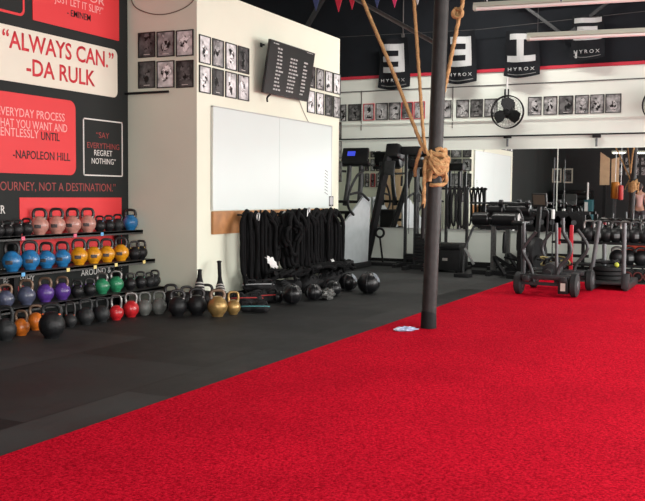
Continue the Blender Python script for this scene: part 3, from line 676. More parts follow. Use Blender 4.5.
for q_, (x0, x1, zz, lb) in enumerate(((9.3, 10.3, .16, 'left'), (10.2, 11.2, .16, 'middle'), (11.0, 11.9, .14, 'right'))):
    rr = random.Random(40+q_); t = thing('battle_rope', f'tangled black rope heaped on the bags under the hanging ropes, {lb} heap', 'rope', ((x0+x1)/2, 5.33, 0), 0, 'tangled ropes heaped on the bags'); k = (x1-x0)/2
    pts = [(k*math.sin(i*.9+q_)*rr.uniform(.5, 1), -.16*math.cos(i*1.7)*rr.uniform(.3, 1), zz+.05+.10*abs(math.sin(i*1.3))+rr.uniform(0, .05)) for i in range(34)]
    MB().tube(catmull(pts, 6), .022, 8, strands=3, pitch=.10, depth=.05).build('rope', M_brope, t)
    e = Vector(pts[-1]); d_ = (e-Vector(pts[-2])).normalized(); MB().cyl(e-d_*.02, e+d_*.14, .026).build('end_cap', M_rub, t)
def medball(p, r, label, seed, patch=None, tape=False):
    t = thing('medicine_ball', label, 'medicine ball', p, seed*1.3, 'medicine balls at the foot of the ropes'); w = MB()
    w.ball((0, 0, r*.93), r, (1, 1, .93), lump=.06, seed=seed); w.build('shell', M_vinyl, t)
    for k in range(3):
        pts = [Vector((math.cos(a)*r*1.0, 0, math.sin(a)*r*.95)) for a in [2*PI*i/28 for i in range(28)]]
        MB().tube([RZ(k*PI/3) @ v+Vector((0, 0, r*.93)) for v in pts], .005, 6, closed=True).build('seam', M_darkm, t)
    if patch: MB().lathe([(.001, r*1.01), (r*.35, r*.945), (r*.5, r*.87)], (0, 0, r*.93), RZ(-seed*1.3-1.4) @ RYm(.95) , 20).build('patch', patch, t, label='pale scuffed patch')
gp = mat('pale_patch', (.22, .25, .28), .35, var=.5, vscale=12)
def fp(px, py): return flo(px, py)
medball(fp(278, 302.5), .075, 'small black medicine ball with pale scuff, left of the bigger front one', 1, gp)
medball(fp(291.5, 304), .125, 'black medicine ball in front of the middle of the heap', 2, mat('dull_patch', (.05, .05, .05), .4))
medball(fp(313, 300), .105, 'black medicine ball with creased cover right of the middle of the heap', 3, mat('dull_patch', (.05, .05, .05), .4))
medball(fp(333, 296), .105, 'black medicine ball behind the crumpled shiny wrapper', 6)
medball(fp(348, 290.5), .125, 'black ball with pale patch, second from the right of the heap', 4, gp)
medball(fp(368.5, 293.5), .15, 'large shiny black ball with pale patches at the right end of the heap', 5, gp)
t = thing('clear_bag', 'shiny crumpled wrapper lying among the black balls under the ropes', 'wrapper', flo(328, 299)); MB().ball((0, 0, .06), 1, (.16, .08, .07), RZ(.2), lump=.5, seed=4).build('wrapper_body', mat('crumpled_film', (.12, .12, .115), .2, var=.7, vscale=40), t)
# ---------------------------------------------------------------- steel pole, ropes and knot
PX, PY = 8.05, 2.80
t = thing('steel_pole', 'dark grey round steel pole rising from the red turf with rope tied round it', 'pole', (PX, PY, .018))
lean = Vector((.0, -.024, 1)).normalized(); PR = .070
def pole_pt(z): return Vector((PX, PY-.024*z, z))
MB().cyl((0, 0, 0), lean*5.6, PR, seg=32).build('shaft', M_pole, t)
w = MB(); w.lathe([(PR+.001, .0), (PR+.007, .004), (PR+.007, .02), (PR+.003, .16), (PR+.001, .17)], seg=32); w.build('foot_collar', M_rub, t)
w = MB(); c0 = hit(422, 228, 0, PX-.02)
ZK = 1.55
def around(a, z, r=PR+.02): 
    p = pole_pt(z); return Vector((p.x+r*math.cos(a), p.y+r*math.sin(a), z))
# direction of the camera side of the pole
AV = math.atan2(-PY, -PX)
def side(u, d, z, out=0):
    """u: metres to the right in the photo, d: metres towards the viewer"""
    rgt = Vector((math.sin(YAW), -math.cos(YAW), 0)); tow = Vector((-math.cos(YAW), -math.sin(YAW), 0))
    return pole_pt(z)+rgt*u+tow*d
R_ = .0165
R_ = .0175
t = thing('climbing_rope', 'tan twisted rope knotted in a thick bundle around the dark pole, hanging from above', 'rope', pole_pt(1.55))
base = pole_pt(1.55)
def L_(pts): return [p-base for p in pts]
# rope from upper left down into the knot, through the knot, down the left side
top1 = hit(363, 0, 0, 8.05); top1b = hit(350, -42, 0, 8.05)
w = MB(); w.tube(catmull(L_([top1b+(top1b-top1)*((ZT-.03-top1b.z)/(top1b.z-top1.z)), top1b, top1, hit(393, 72, 0, 7.98), hit(421, 143, 0, 7.93), hit(427, 152, 0, 7.92)]), 14), R_, 12, strands=3, pitch=.11, depth=.16); w.build('rope_strand', M_rope, t)
w = MB(); w.tube(catmull(L_([hit(410, -60, 0, 8.0)+(hit(410, -60, 0, 8.0)-hit(414, 0, 0, 8.0))*((ZT-.03-hit(410, -60, 0, 8.0).z)/(hit(410, -60, 0, 8.0).z-hit(414, 0, 0, 8.0).z)), hit(410, -60, 0, 8.0), hit(414, 0, 0, 8.0), hit(419, 72, 0, 7.97), hit(424, 140, 0, 7.92), hit(429, 156, 0, 7.90)]), 14), R_*.92, 12, strands=3, pitch=.11, depth=.16); w.build('rope_strand', M_rope, t)
w = MB(); w.tube(catmull(L_([hit(425, 160, 0, 7.92), hit(424.5, 172, 0, 7.91), hit(424, 190, 0, 7.92), hit(423.5, 208, 0, 7.93)]), 10), R_*1.0, 12, strands=3, pitch=.11, depth=.16); w.build('rope_tail', M_rope, t)
w = MB(); w.tube(catmull(L_([hit(423.6, 204, 0, 7.93), hit(423, 226, 0, 7.93), hit(422.5, 238, 0, 7.93)]), 6), R_*1.12, 12); w.build('black_whipping', M_rub, t)
# loop coming off the left: goes down to (415,165)
w = MB(); w.tube(catmull(L_([hit(425, 146, 0, 7.93), hit(421, 150, 0, 7.92), hit(418, 158, 0, 7.94), hit(415.5, 168, 0, 7.98), hit(415, 176, 0, 8.02)]), 8), R_*.9, 12, strands=3, pitch=.11, depth=.16); w.build('rope_loop', M_rope, t)
# wraps round the pole
w = MB(); pts = []
for i in range(0, 92):
    a = AV+i*2*PI/14; z = 1.70-.26*(i/92)+.04*math.sin(a-AV+.6)+.012*math.sin(i*2.3); pts.append(around(a, z, PR+R_+.004+.006*math.sin(i*1.9)))
w.tube(catmull(L_(pts), 3), R_, 12, strands=3, pitch=.11, depth=.16); w.build('rope_wrap', M_rope, t)
w = MB(); loops = [
    [(-.06, .10, 1.72), (-.05, .13, 1.65), (-.02, .15, 1.60), (.04, .14, 1.62), (.095, .11, 1.655), (.118, .06, 1.64), (.10, .07, 1.605), (.04, .14, 1.59), (-.02, .15, 1.55), (-.055, .13, 1.49), (-.06, .12, 1.43)],
    [(-.07, .08, 1.63), (-.03, .14, 1.645), (.03, .15, 1.595), (.07, .13, 1.53), (.10, .09, 1.46), (.095, .07, 1.415), (.05, .11, 1.40), (-.01, .125, 1.395), (-.05, .10, 1.40)],
    [(-.07, .09, 1.57), (-.02, .16, 1.585), (.05, .15, 1.57), (.10, .09, 1.585), (.10, .02, 1.57), (.05, -.10, 1.56)],
    [(-.065, .08, 1.66), (-.06, .13, 1.60), (-.03, .16, 1.54), (.02, .15, 1.50), (.06, .14, 1.53), (.08, .11, 1.60), (.06, .11, 1.66), (.0, .13, 1.68), (-.045, .11, 1.70)],
    [(.02, .13, 1.69), (.06, .13, 1.66), (.10, .09, 1.62), (.11, .05, 1.56), (.085, .10, 1.51), (.03, .15, 1.53), (-.03, .15, 1.60), (-.06, .11, 1.66)]]
for lp in loops:
    w = MB(); w.tube(catmull(L_([side(*p) for p in lp]), 8), R_, 12, strands=3, pitch=.11, depth=.16); w.build('knot_loop', M_rope, t)
# second rope at the right: hangs from above and runs down behind the pole
t = thing('climbing_rope', 'tan twisted rope with a knot hanging right of the pole, running down behind it', 'rope', (8.3, 2.6, 2.9)); base = Vector((8.3, 2.6, 2.9))
w = MB(); w.tube(catmull(L_([hit(470, -50, 0, 8.3)+(hit(470, -50, 0, 8.3)-hit(463, 0, 0, 8.3))*((ZT-.03-hit(470, -50, 0, 8.3).z)/(hit(470, -50, 0, 8.3).z-hit(463, 0, 0, 8.3).z)), hit(470, -50, 0, 8.3), hit(463, 0, 0, 8.3), hit(459, 18, 0, 8.3), hit(453, 48, 0, 8.3), hit(446, 82, 0, 8.3), hit(441, 105, 0, 8.25), hit(436, 135, 0, 8.2)]), 12), R_*1.05, 12, strands=3, pitch=.09, depth=.22); w.build('rope_strand', M_rope, t)
w = MB(); c = hit(459, 13, 0, 8.3)-base
w.tube(catmull([c+Vector(v) for v in ((0, .03, .05), (-.03, .05, .0), (-.02, .03, -.04), (-.02, -.03, -.03), (-.03, -.03, .02), (.0, .03, .03), (.03, .02, -.03), (.0, .0, -.06))], 6), R_*1.05, 12, strands=3, pitch=.09, depth=.2); w.build('knot', M_rope, t)
# brace
a = hit(433, 42, 0, 8.3); b = hit(352, -3, 0, 9.4); d = (b-a)
w = MB(); w.cyl(a-d*.02, b+d*1.3, .022); tag(w.build('ceiling_brace', M_duct), 'thin grey diagonal pipe running up left behind the ropes', 'pipe')
# wrapper at the pole foot
t = thing('plastic_wrapper', 'crumpled clear blue-white plastic wrapper on the turf at the pole foot', 'wrapper', hit(406, 331, 2, .02), math.radians(-60))
w = MB(); w.ball((0, 0, .018), 1, (.085, .035, .022), lump=.9, seed=11, seg=24); w.build('film', mat('clear_film', (.42, .50, .70), .15, var=.5, vscale=30), t)
MB().ball((-.075, 0, .016), 1, (.04, .03, .018), lump=.7, seed=3).build('twist_end', mat('white_film', (.7, .74, .8), .2), t)

# ---------------------------------------------------------------- mirrors
for i, (ya, yb) in enumerate(((9.6, 7.36), (7.34, 5.36), (5.34, 3.12), (3.10, .88), (.86, -1.4))):
    t = thing('wall_mirror', ['wall mirror behind the stair climber and beyond the white block', 'wall mirror behind the ski machine left of the pole', 'wall mirror behind the roller pads, reflecting the whiteboard', 'wall mirror reflecting the dark grey wall behind the sleds', 'wall mirror at the right edge behind the kettlebell rack'][i], 'mirror', (XB, (ya+yb)/2, .685), -PI/2, 'mirrors along the far wall')
    MB().box((0, -.006, .72), (ya-yb, .008, 1.44)).build('glass', M_mirror, t, smooth=False)
    MB().box((0, -.008, -.004), (ya-yb, .016, .012)).build('bottom_channel', M_alu, t, smooth=False)

# ---------------------------------------------------------------- wall fans
def fan(y, z, label):
    t = thing('wall_fan', label, 'fan', (XB, y, z), -PI/2, 'black wall fans'); R = .28
    c = Vector((0, -.30, 0)); tilt = RXm(.12)
    w = MB(); w.cyl((0, -.02, .1), (0, -.22, .06), .02); w.box((0, -.012, .1), (.12, .024, .2)); w.build('bracket', M_metal, t)
    w = MB(); w.lathe([(.001, .0), (.09, .005), (.11, .05), (.10, .13), (.05, .16), (.001, .16)], c+Vector((0, .19, 0)), RX90, 20); w.build('motor', M_metal, t)
    for k in range(3):
        w = MB(); poly = [(.03, -.05), (.10, -.11), (.20, -.12), (.25, -.03), (.235, .09), (.14, .11), (.03, .05)]
        M4 = (Matrix.Translation(c) @ Matrix.Rotation(k*2*PI/3+.5, 4, 'Y') @ Matrix.Rotation(.35, 4, 'X'))
        w.prism(poly, -.004, .004, M4); w.build('blade', M_vinyl, t)
    w = MB(); w.lathe([(.001, .05), (.05, .04), (.055, -.02)], c, RX90, 16); w.build('hub', M_vinyl, t)
    w = MB(); RXc = RX90
    for rr_, yy in ((R, -.02), (R, .05), (R*.72, -.07), (R*.42, -.09), (R*.9, -.05)):
        w.tube([c+Vector((rr_*math.cos(a), yy, rr_*math.sin(a))) for a in [2*PI*i/36 for i in range(36)]], .009 if rr_ == R else .002, 6, closed=True)
    for i in range(24):
        a = 2*PI*i/24; w.tube([c+Vector((q*R*math.cos(a), yy, q*R*math.sin(a))) for q, yy in ((.12, -.10), (.42, -.09), (.72, -.07), (.9, -.05), (1, -.02), (1, .05), (.8, .12), (.3, .14))], .0014, 5)
    w.build('guard', M_metal, t)
    return t
fan(3.94, 2.755, 'black wall fan mounted between the rows of photos')
fan(1.44, 2.79, 'black wall fan cut off by the right photo edge')
t = thing('conduit', 'short white conduit pipe above the wall fan', 'pipe', (XB-.02, 4.02, 3.02)); MB().cyl((0, 0, 0), (0, 0, .45), .016).build('pipe', M_white, t)
for dy in (-.03, .03): MB().cyl((-.03, dy, 0), (-.03, dy, .16), .014).build('clamp', M_metal, t)
for i, (px, lb) in enumerate(((508, 'small dark socket with short cord end below the wall fan'), (597, 'small dark socket with short cord end above the right mirrors'))):
    p = hit(px, 137-i*.6, 0, XB-.02); t = thing('wall_socket', lb, 'socket', p, -PI/2, 'sockets on the conduit line')
    MB().box((0, -.03, 0), (.14, .05, .05), bev=.01).build('housing', M_metal, t); MB().cyl((0, -.03, -.03), (0, -.03, -.17), .018).build('plug', M_grey, t)

# ---------------------------------------------------------------- banners
def banner(pts, glyph, label, txt=True):
    (tl, tr, br, bl) = [hit(px, py, 0, XB-.22) for px, py in pts]
    yc = (tl.y+tr.y+bl.y+br.y)/4; zb = (bl.z+br.z)/2; t = thing('banner', label, 'banner', (XB-.22, yc, zb), -PI/2, 'black banners hanging on the far wall')
    W = ((tl-tr).length+(bl-br).length)/2; H = (tl.z+tr.z)/2-zb
    w = MB(); nx, nz = 10, 14; f_ = lambda u, v: Vector(((u-.5)*W*(1.08-.12*v), .035*math.sin(u*7+v*3)+.02*math.sin(v*5), v*H-.05*math.sin(u*PI)*(1-v)))
    fr = []; 
    vs = [[f_(i/nx, j/nz) for i in range(nx+1)] for j in range(nz+1)]; allv = [v for r in vs for v in r]; back = [v+Vector((0, .006, 0)) for v in allv]; N_ = len(allv); ix = lambda i, j: j*(nx+1)+i
    fc = []
    for j in range(nz):
        for i in range(nx): fc.append([ix(i, j), ix(i+1, j), ix(i+1, j+1), ix(i, j+1)]); fc.append([N_+ix(i, j), N_+ix(i, j+1), N_+ix(i+1, j+1), N_+ix(i+1, j)])
    ed = [ix(i, 0) for i in range(nx+1)]+[ix(nx, j) for j in range(1, nz+1)]+[ix(i, nz) for i in range(nx-1, -1, -1)]+[ix(0, j) for j in range(nz-1, 0, -1)]
    for a, b in zip(ed, ed[1:]+ed[:1]): fc.append([a, N_+a, N_+b, b])
    w._add(allv+back, fc); w.build('cloth', mat('black_banner_cloth', (.007, .008, .010), .8, spec=.15, var=.3), t)
    def strip(rects, m_, nm):
        w = MB()
        for (u0, v0, u1, v1) in rects:
            n = 8
            for k in range(n):
                ua, ub = u0+(u1-u0)*k/n, u0+(u1-u0)*(k+1)/n
                q = [f_(ua, v0), f_(ub, v0), f_(ub, v1), f_(ua, v1)]
                w._add([v+Vector((0, -.012, 0)) for v in q]+[v+Vector((0, -.006, 0)) for v in q], [[0, 1, 2, 3], [7, 6, 5, 4], [0, 4, 5, 1], [2, 6, 7, 3], [1, 5, 6, 2], [3, 7, 4, 0]])
        w.build(nm, m_, t, smooth=False)
    wt = mat('banner_white_print', (.36, .37, .37), .6)
    strip(glyph, wt, 'emblem')
    if txt:
        p0, p1_ = f_(.5, .15), f_(.92, .2); text('H Y R O X', .06, wt, t, (p0.x, min(f_(k/8, .2).y for k in range(9))-.012, p0.z), width=W*.80, align='CENTER', bold=.01)
        strip([(.1, .055, .9, .07)], mat('banner_dim_print', (.12, .12, .12), .6), 'small_print')
E3 = [(.14, .76, .84, .89), (.14, .545, .70, .65), (.14, .33, .84, .44), (.66, .44, .84, .76)]
banner(((382, 39), (409, 38), (408, 87), (376, 87)), E3, 'leftmost black banner with three white bars, seen between the two ropes')
banner(((449, 31), (476, 31), (475, 81), (444, 82)), E3, 'black banner with three white bars just right of the pole')
banner(((508, 30), (537, 30), (540, 77), (503, 73)), [(.14, .80, .66, .92), (.36, .44, .56, .80), (.06, .33, .88, .46)], 'black banner with white letter shape like an upright H on its side, above the fan')
banner(((570, 15), (606, 15), (601, 56), (573, 58)), [(.08, .82, .95, .93), (.18, .62, .80, .74), (.05, .44, .92, .55), (.14, .03, .20, .16)], 'rightmost black banner with slanted white bars, crossed by the light fixture')
w = MB(); w.tube([(XB-.22, 7.4, 4.28), (XB-.22, 4.5, 4.22), (XB-.22, 1.2, 4.33), (XB-.22, -3, 4.4)], .004, 6)
tag(w.build('banner_wire', M_duct), 'thin wire carrying the black banners', 'wire')

# ---------------------------------------------------------------- light fixtures overhead
def fixture(a, b, label, lit=False, rt=.05):
    a, b = Vector(a), Vector(b); d = b-a; L = d.length; rz = math.atan2(d.y, d.x); mid = (a+b)/2
    t = thing('light_fixture', label, 'light fixture', mid, rz, 'long tube light fixtures')
    w = MB(); w.prism([(-.055, .0), (.055, .0), (.03, .055), (-.03, .055)], -L/2, L/2, Matrix.Rotation(-PI/2, 4, 'Z')); w.build('housing', M_tube, t, smooth=False)
    for s_ in (-.028, .028): MB().cyl((-L/2+.04, s_, -.02), (L/2-.04, s_, -.02), .016).build('tube', M_lit if lit else mat('unlit_tube', (.8, .8, .76), .3), t)
    for s_ in (-.45, .45): MB().cyl((s_*L, 0, .05), (s_*L, 0, ZT-mid.z-.0), .003, seg=6).build('hanging_wire', M_duct, t)
    for s_ in (-1, 1): MB().box((s_*(L/2-.02), 0, -.01), (.04, .11, .05)).build('end_cap', M_tube, t, smooth=False)
fixture((10.8, 3.24, 3.63), (11.15, .6, 3.63), 'long cream tube light hanging in the top right corner, upper one')
fixture((11.45, 2.72, 3.33), (11.85, .1, 3.33), 'long cream tube light hanging across the rightmost banner')
def mir(px, py, x): return Vector((x, hit(px, py, 0, 2*XB-x).y, hit(px, py, 0, 2*XB-x).z))
for i, (a, b) in enumerate(((612, 626.5), (632, 652))):
    p, q = mir(a, 152.5, 1.0), mir(b, 152.5, 1.0)
    fixture((1.0, p.y, p.z), (1.0, q.y, q.z), ['lit tube light seen in the mirror, left one', 'lit tube light seen in the mirror at the right edge'][i], True)
for i, (x, y) in enumerate(((3.0, 0.2), (6.2, -.6), (3.2, 3.6), (7.5, -3), (12.5, -2.5))):
    fixture((x, y-1.2, 4.6), (x, y+1.2, 4.6), 'added unseen tube light above '+['the turf near the viewer', 'the middle of the turf', 'the black floor near the viewer', 'the right side of the turf', 'the far right side of the turf'][i], True)  # tubes added out of view to brighten the turf from overhead

# ---------------------------------------------------------------- pennants
def pennant(px, py, col, h, label, x=9.5):
    p = hit(px, py, 0, x); t = thing('pennant', label, 'pennant', (x, p.y, p.z+h), -PI/2, 'pennants on the ceiling string')
    MB().prism([(-.085, 0), (.085, 0), (0, -h)], -.003, .003).build('flag', mat('pennant_'+col, dict(red=(.55, .02, .05), blue=(.04, .06, .16), pink=(.70, .05, .16), white=(.6, .6, .6))[col], .6), t, smooth=False)
    MB().box((0, 0, .005), (.17, .012, .012)).build('hem', M_whitetx, t, smooth=False)
for px, py, c_, l in ((316, 11, 'blue', 'dark blue pennant furthest left at the top edge'), (338.5, 12, 'red', 'red pennant left, larger tip at the top edge'), (352, 9.5, 'red', 'red pennant right beside the left rope'), (377, 8, 'blue', 'blue pennant between the two ropes'), (394.5, 7.5, 'pink', 'pinkish red pennant between the two ropes'), (417.5, 5, 'white', 'white pennant tip just right of the second rope'), (487, 2, 'white', 'white pennant tip at the top edge right of the knotted rope'), (561, 2.5, 'blue', 'blue pennant tip at the top edge above the right light fixtures')):
    pennant(px, py, c_, .27, l)
w = MB(); p = hit(316, 11, 0, 9.5); w.tube([(9.5, 5.6, p.z+.3), (9.5, p.y, p.z+.285), (9.5, 2, p.z+.29), (9.5, -2, p.z+.33)], .004, 6)
tag(w.build('pennant_string', M_whitetx), 'thin string carrying the coloured pennants under the ceiling', 'string')
# ceiling duct shapes near the far wall
w = MB(); w.bar((XB-.5, 8.0, 4.1), (XB-1.2, 6.6, 5.5), .07); tag(w.build('ceiling_strut', M_darkm), 'dark diagonal strut under the ceiling above the white block', 'strut')
w = MB(); w.bar((XB-.2, 3.75, 4.6), (XB-.2, 3.0, 4.0), .05); w.bar((XB-.2, 2.2, 4.6), (XB-.2, 3.0, 4.0), .05); w.bar((XB-.2, 3.9, 4.62), (XB-.2, 2.1, 4.62), .05)
tag(w.build('roof_truss', M_darkm), 'dull grey triangular truss in the dark between two right banners', 'truss')
t = thing('conduit', 'thin grey vertical pipe in the dark upper wall left of the pole', 'pipe', (XB-.04, hit(404, 20, 0, XB).y, 4.25)); MB().cyl((0, 0, 0), (0, 0, 1.3), .012).build('pipe', M_duct, t); MB().box((0, 0, 0), (.05, .05, .06)).build('coupling', M_duct, t)
# ---------------------------------------------------------------- stair climber
t = thing('stair_climber', 'stair climber machine with blue lit console and grey side panel, beyond the white block', 'exercise machine', (14.2, 6.60, 0))
def P_(x, y, z): return Vector((x-14.2, y-6.45, z))
shroud = [(-.95, .10), (.45, .10), (.55, 1.25), (.25, 1.28), (-.92, .62)]
for s_ in (-.33, .31):
    MB().prism(shroud, s_, s_+.035).build('side_panel', mat('light_grey_panel', (.33, .36, .37), .35, var=.1), t, smooth=False)
w = MB()
for k in range(6): w.box((-.75+.22*k, 0, .22+.19*k), (.24, .58, .05), bev=.008)
w.build('steps', M_rub, t)
w = MB(); w.box((-.2, 0, .05), (1.6, .68, .10), bev=.02); w.box((.5, 0, .55), (.12, .3, .9), bev=.03); w.build('base', M_metal, t)
for s_ in (-.14, .14): MB().tube(catmull([(.45, s_, 1.1), (.55, s_*.9, 1.5), (.6, s_*.8, 1.95)], 6), .045, 10).build('mast', M_darkm, t)
w = MB(); w.box((.58, 0, 2.02), (.07, .52, .27), RYm(.35), bev=.03); w.box((.55, 0, 1.86), (.16, .58, .06), RYm(.35), bev=.02); w.build('console', M_vinyl, t)
MB().box((.535, .06, 2.045), (.012, .15, .085), RYm(.35)).build('console_screen', mat('blue_screen', (.02, .03, .3), .3, emit=(.08, .12, 1), estr=.9), t, smooth=False, label='blue lit screen')
for s_ in (-1, 1):
    w = MB(); w.tube(catmull([(.50, s_*.15, 1.72), (.2, s_*.33, 1.72), (-.15, s_*.36, 1.62), (-.45, s_*.36, 1.35), (-.5, s_*.36, 1.1), (-.25, s_*.35, .95)], 8), .022, 10)
    w.tube(catmull([(.45, s_*.33, 1.20), (.0, s_*.36, 1.33), (-.45, s_*.36, 1.30)], 8), .022, 10); w.build('handrail', M_metal, t)
# ---------------------------------------------------------------- ski machine
t = thing('ski_machine', 'tall black ski machine with slanted column and round head in front of the mirror', 'exercise machine', (14.95, 6.0, 0))
w = MB(); w.bar((.20, .52, .04), (-.10, -.02, 2.0), .12, .10, bev=.015); w.build('column', M_metal, t)
w = MB(); w.box((.05, -.1, 2.06), (.40, .26, .26), RYm(.25), bev=.05); w.lathe([(.001, 0), (.15, .01), (.16, .06), (.16, .20), (.15, .25), (.001, .26)], (.12, .05, 1.95), RX90, 24); w.build('head', M_vinyl, t)
MB().box((-.18, -.08, 1.78), (.05, .2, .26), RYm(.2), bev=.02).build('monitor', M_darkm, t)
for s_ in (-1, 1):
    MB().cyl((-.02, s_*.2-.08, 1.96), (-.08, s_*.2-.08, 1.62), .005, seg=6).build('cord', M_rub, t)
    w = MB(); w.cyl((-.08, s_*.2-.08, 1.64), (-.10, s_*.2-.08, 1.46), .02); w.build('handle', M_rub, t)
w = MB(); w.box((.22, .22, .03), (.42, .6, .05), bev=.012); w.bar((.05, .45, .03), (.05, -.1, .03), .06); w.build('foot_plate', M_metal, t)
w = MB(); w.cyl((.10, .14, .04), (.08, .20, .52), .018); w.tube([Vector((.08, .20+.08*math.cos(a), .60+.08*math.sin(a))) for a in [2*PI*i/20 for i in range(20)]], .022, 10, closed=True); w.build('ring_stand', M_rub, t)
# ---------------------------------------------------------------- cable machine uprights left of the pole
def tower(x, y, label, h=2.1, stack=True):
    t = thing('cable_machine', label, 'exercise machine', (x, y, 0))
    for s_, r_ in ((-.12, .028), (.10, .028)):
        w = MB(); w.bar((0, s_, .05), (0, s_, h), .05, .05, bev=.005); w.build('upright', M_darkm, t)
    w = MB()
    for k in range(22): w.cyl((-.028, -.12, .3+k*.075), (-.032, -.12, .3+k*.075), .012, seg=8)
    w.build('adjustment_holes', M_grey, t)
    w = MB(); w.box((0, 0, h), (.16, .36, .14), bev=.02); w.build('top_pulley_box', M_metal, t)
    w = MB(); w.box((-.02, -.12, 1.25), (.14, .10, .16), bev=.015); w.cyl((-.08, -.12, 1.22), (-.24, -.16, 1.18), .02); w.build('carriage', M_metal, t)
    w = MB()
    for k in range(9 if stack else 2): w.box((.02, .0, .16+k*.055), (.14, .17, .048), bev=.004)
    w.build('weight_stack', M_metal, t)
    w = MB(); w.bar((-.35, -.18, .03), (.3, -.18, .03), .06); w.bar((-.35, .18, .03), (.3, .18, .03), .06); w.bar((0, -.25, .04), (0, .25, .04), .08); w.build('base', M_metal, t)
    w = MB(); w.cyl((-.04, .02, .6), (-.04, .02, h-.08), .005, seg=6); w.cyl((-.24, -.16, 1.18), (-.24, -.16, .62), .005, seg=6); w.build('cable', M_rub, t)
    return t
y_ = lambda px, x: hit(px, 200, 0, x).y
tower(15.0, y_(411, 15.0), 'black cable tower with pulley box just right of the ski machine', 2.1, False)
tower(14.6, y_(421, 14.6), 'second black cable tower close to the left side of the pole', 1.85)
# ---------------------------------------------------------------- rig right of the pole with straps
t = thing('strap_stand', 'black stand with hanging straps between the pole and the roller machine', 'stand', (15.0, y_(452, 15.0), 0), -PI/2)
for x_ in (-.22, -.10, .28): MB().bar((x_, 0, .03), (x_, 0, 1.75 if x_ < 0 else 1.45), .045).build('upright', M_darkm, t)
w = MB(); w.bar((-.24, 0, 1.42), (.32, 0, 1.42), .04); w.build('crossbar', M_metal, t)
for k in range(4):
    x_ = -.03+k*.08; w = MB(); w.tube(catmull([(x_, -.02, 1.46), (x_-.035, -.05, 1.2), (x_-.02, -.06, .78+.05*(k % 3)), (x_+.025, -.06, .80), (x_+.03, -.05, 1.2), (x_+.01, -.02, 1.46)], 6), .017, 8); w.build('strap', M_nylon, t)
for x_ in (-.22, .28): MB().bar((x_, -.35, .03), (x_, .25, .03), .05).build('foot', M_metal, t)
# low black bench box with label
t = thing('storage_bench', 'low black bench box with a small pale label right of the pole', 'bench', (14.45, y_(451, 14.45), 0), -PI/2)
MB().box((0, 0, .44), (.50, .5, .10), bev=.03).build('seat_pad', M_vinyl, t)
MB().box((0, .02, .22), (.46, .40, .36), bev=.01).build('box_body', M_metal, t)
MB().box((-.03, -.184, .22), (.09, .004, .045)).build('label_plate', mat('dull_label', (.30, .29, .27), .5), t, smooth=False)
for s_ in (-.2, .2): MB().box((s_, 0, .02), (.05, .44, .04)).build('foot', M_rub, t, smooth=False)
# ---------------------------------------------------------------- roller pad machine (back extension bench)
def roller_machine(x, px, label, zoff=0, mirror_disc=True, sc=1):
    t = thing('back_extension_bench', label, 'exercise machine', (x, y_(px, x), 0), -PI/2, 'roller pad machines')
    for i, (a, b) in enumerate(((-.42, -.14), (-.09, .32))):
        w = MB(); w.lathe([(.001, a), (.095, a+.005), (.108, a+.02), (.108, b-.02), (.095, b-.005), (.001, b)], (0, -.1, .92+zoff), RY90, 24); w.build('roller_pad', M_vinyl, t)
    w = MB(); w.cyl((-.45, -.1, .92+zoff), (.42, -.1, .92+zoff), .02); w.build('axle', M_grey, t)
    if mirror_disc: w = MB(); w.lathe([(.001, .345), (.10, .345), (.10, .355), (.001, .362)], (0, -.1, .92+zoff), RY90, 20); w.build('end_disc', M_white, t, label='pale round end disc')
    w = MB(); w.box((0, .1, .78+zoff), (.7, .3, .05), bev=.01); w.build('pad_frame', M_metal, t)
    w = MB(); w.bar((-.08, -.05, .08), (-.08, -.05, .80+zoff), .09, .07); w.build('upright', mat('hole_punched_grey', (.07, .072, .07), .4, var=.5, vscale=30), t)
    MB().bar((.30, .15, .08), (.30, .15, .55), .06).build('rear_upright', M_metal, t)
    MB().bar((.30, .15, .5), (.38, .1, .86), .035).build('arm', M_darkm, t)
    w = MB(); w.lathe([(.001, 0), (.03, .01), (.035, .1), (.03, .3), (.015, .36)], (.12, -.12, .36)); w.cyl((.12, -.12, .30), (.34, -.12, .26), .018); w.build('adjuster', M_metal, t)
    w = MB(); w.bar((-.42, -.1, .04), (.42, -.1, .04), .07); w.bar((-.08, -.38, .04), (-.08, .38, .04), .07); w.bar((.2, -.36, .03), (-.08, -.05, .32), .05); w.bar((.40, -.1, .05), (-.05, -.05, .30), .05); w.build('base', M_metal, t)
    return t
roller_machine(14.3, 500, 'black machine with two big round roller pads in front of the mirror')
roller_machine(15.08, 514, 'second roller pad machine half hidden behind the first, higher pads', .14, False)
w = MB(); pts = catmull([hit(480, 226.5, 0, 14.3), hit(474, 227, 0, 14.25), hit(469, 238, 0, 14.2), hit(464.5, 250, 0, 14.1), hit(463.5, 262, 0, 14.05), flo(463, 277)], 8)
w.tube(pts, .02, 10); b0 = flo(463, 277)
t = thing('curved_handle', 'bent black floor handle with pale lever left of the roller pads', 'handle stand', b0)
for v in w.bm.verts: v.co -= b0
w.build('bar', M_darkm, t); MB().box((0, 0, .03), (.24, .24, .06), bev=.01).build('floor_plate', M_metal, t); MB().bar((.02, -.02, .46), (-.1, -.2, .22), .03).build('lever', M_silver, t)
# barbell on stands
t = thing('barbell', 'black barbell lying level across the top of the roller machines', 'barbell', (14.9, y_(507, 14.9), 1.175), -PI/2)
MB().cyl((-.65, 0, 0), (.75, 0, 0), .018).build('bar', M_darkm, t)
for s_ in (-.1, .35, .62): MB().lathe([(.001, -.03), (.06, -.03), (.06, .03), (.001, .03)], (s_, 0, 0), RY90, 18).build('collar', M_metal, t)
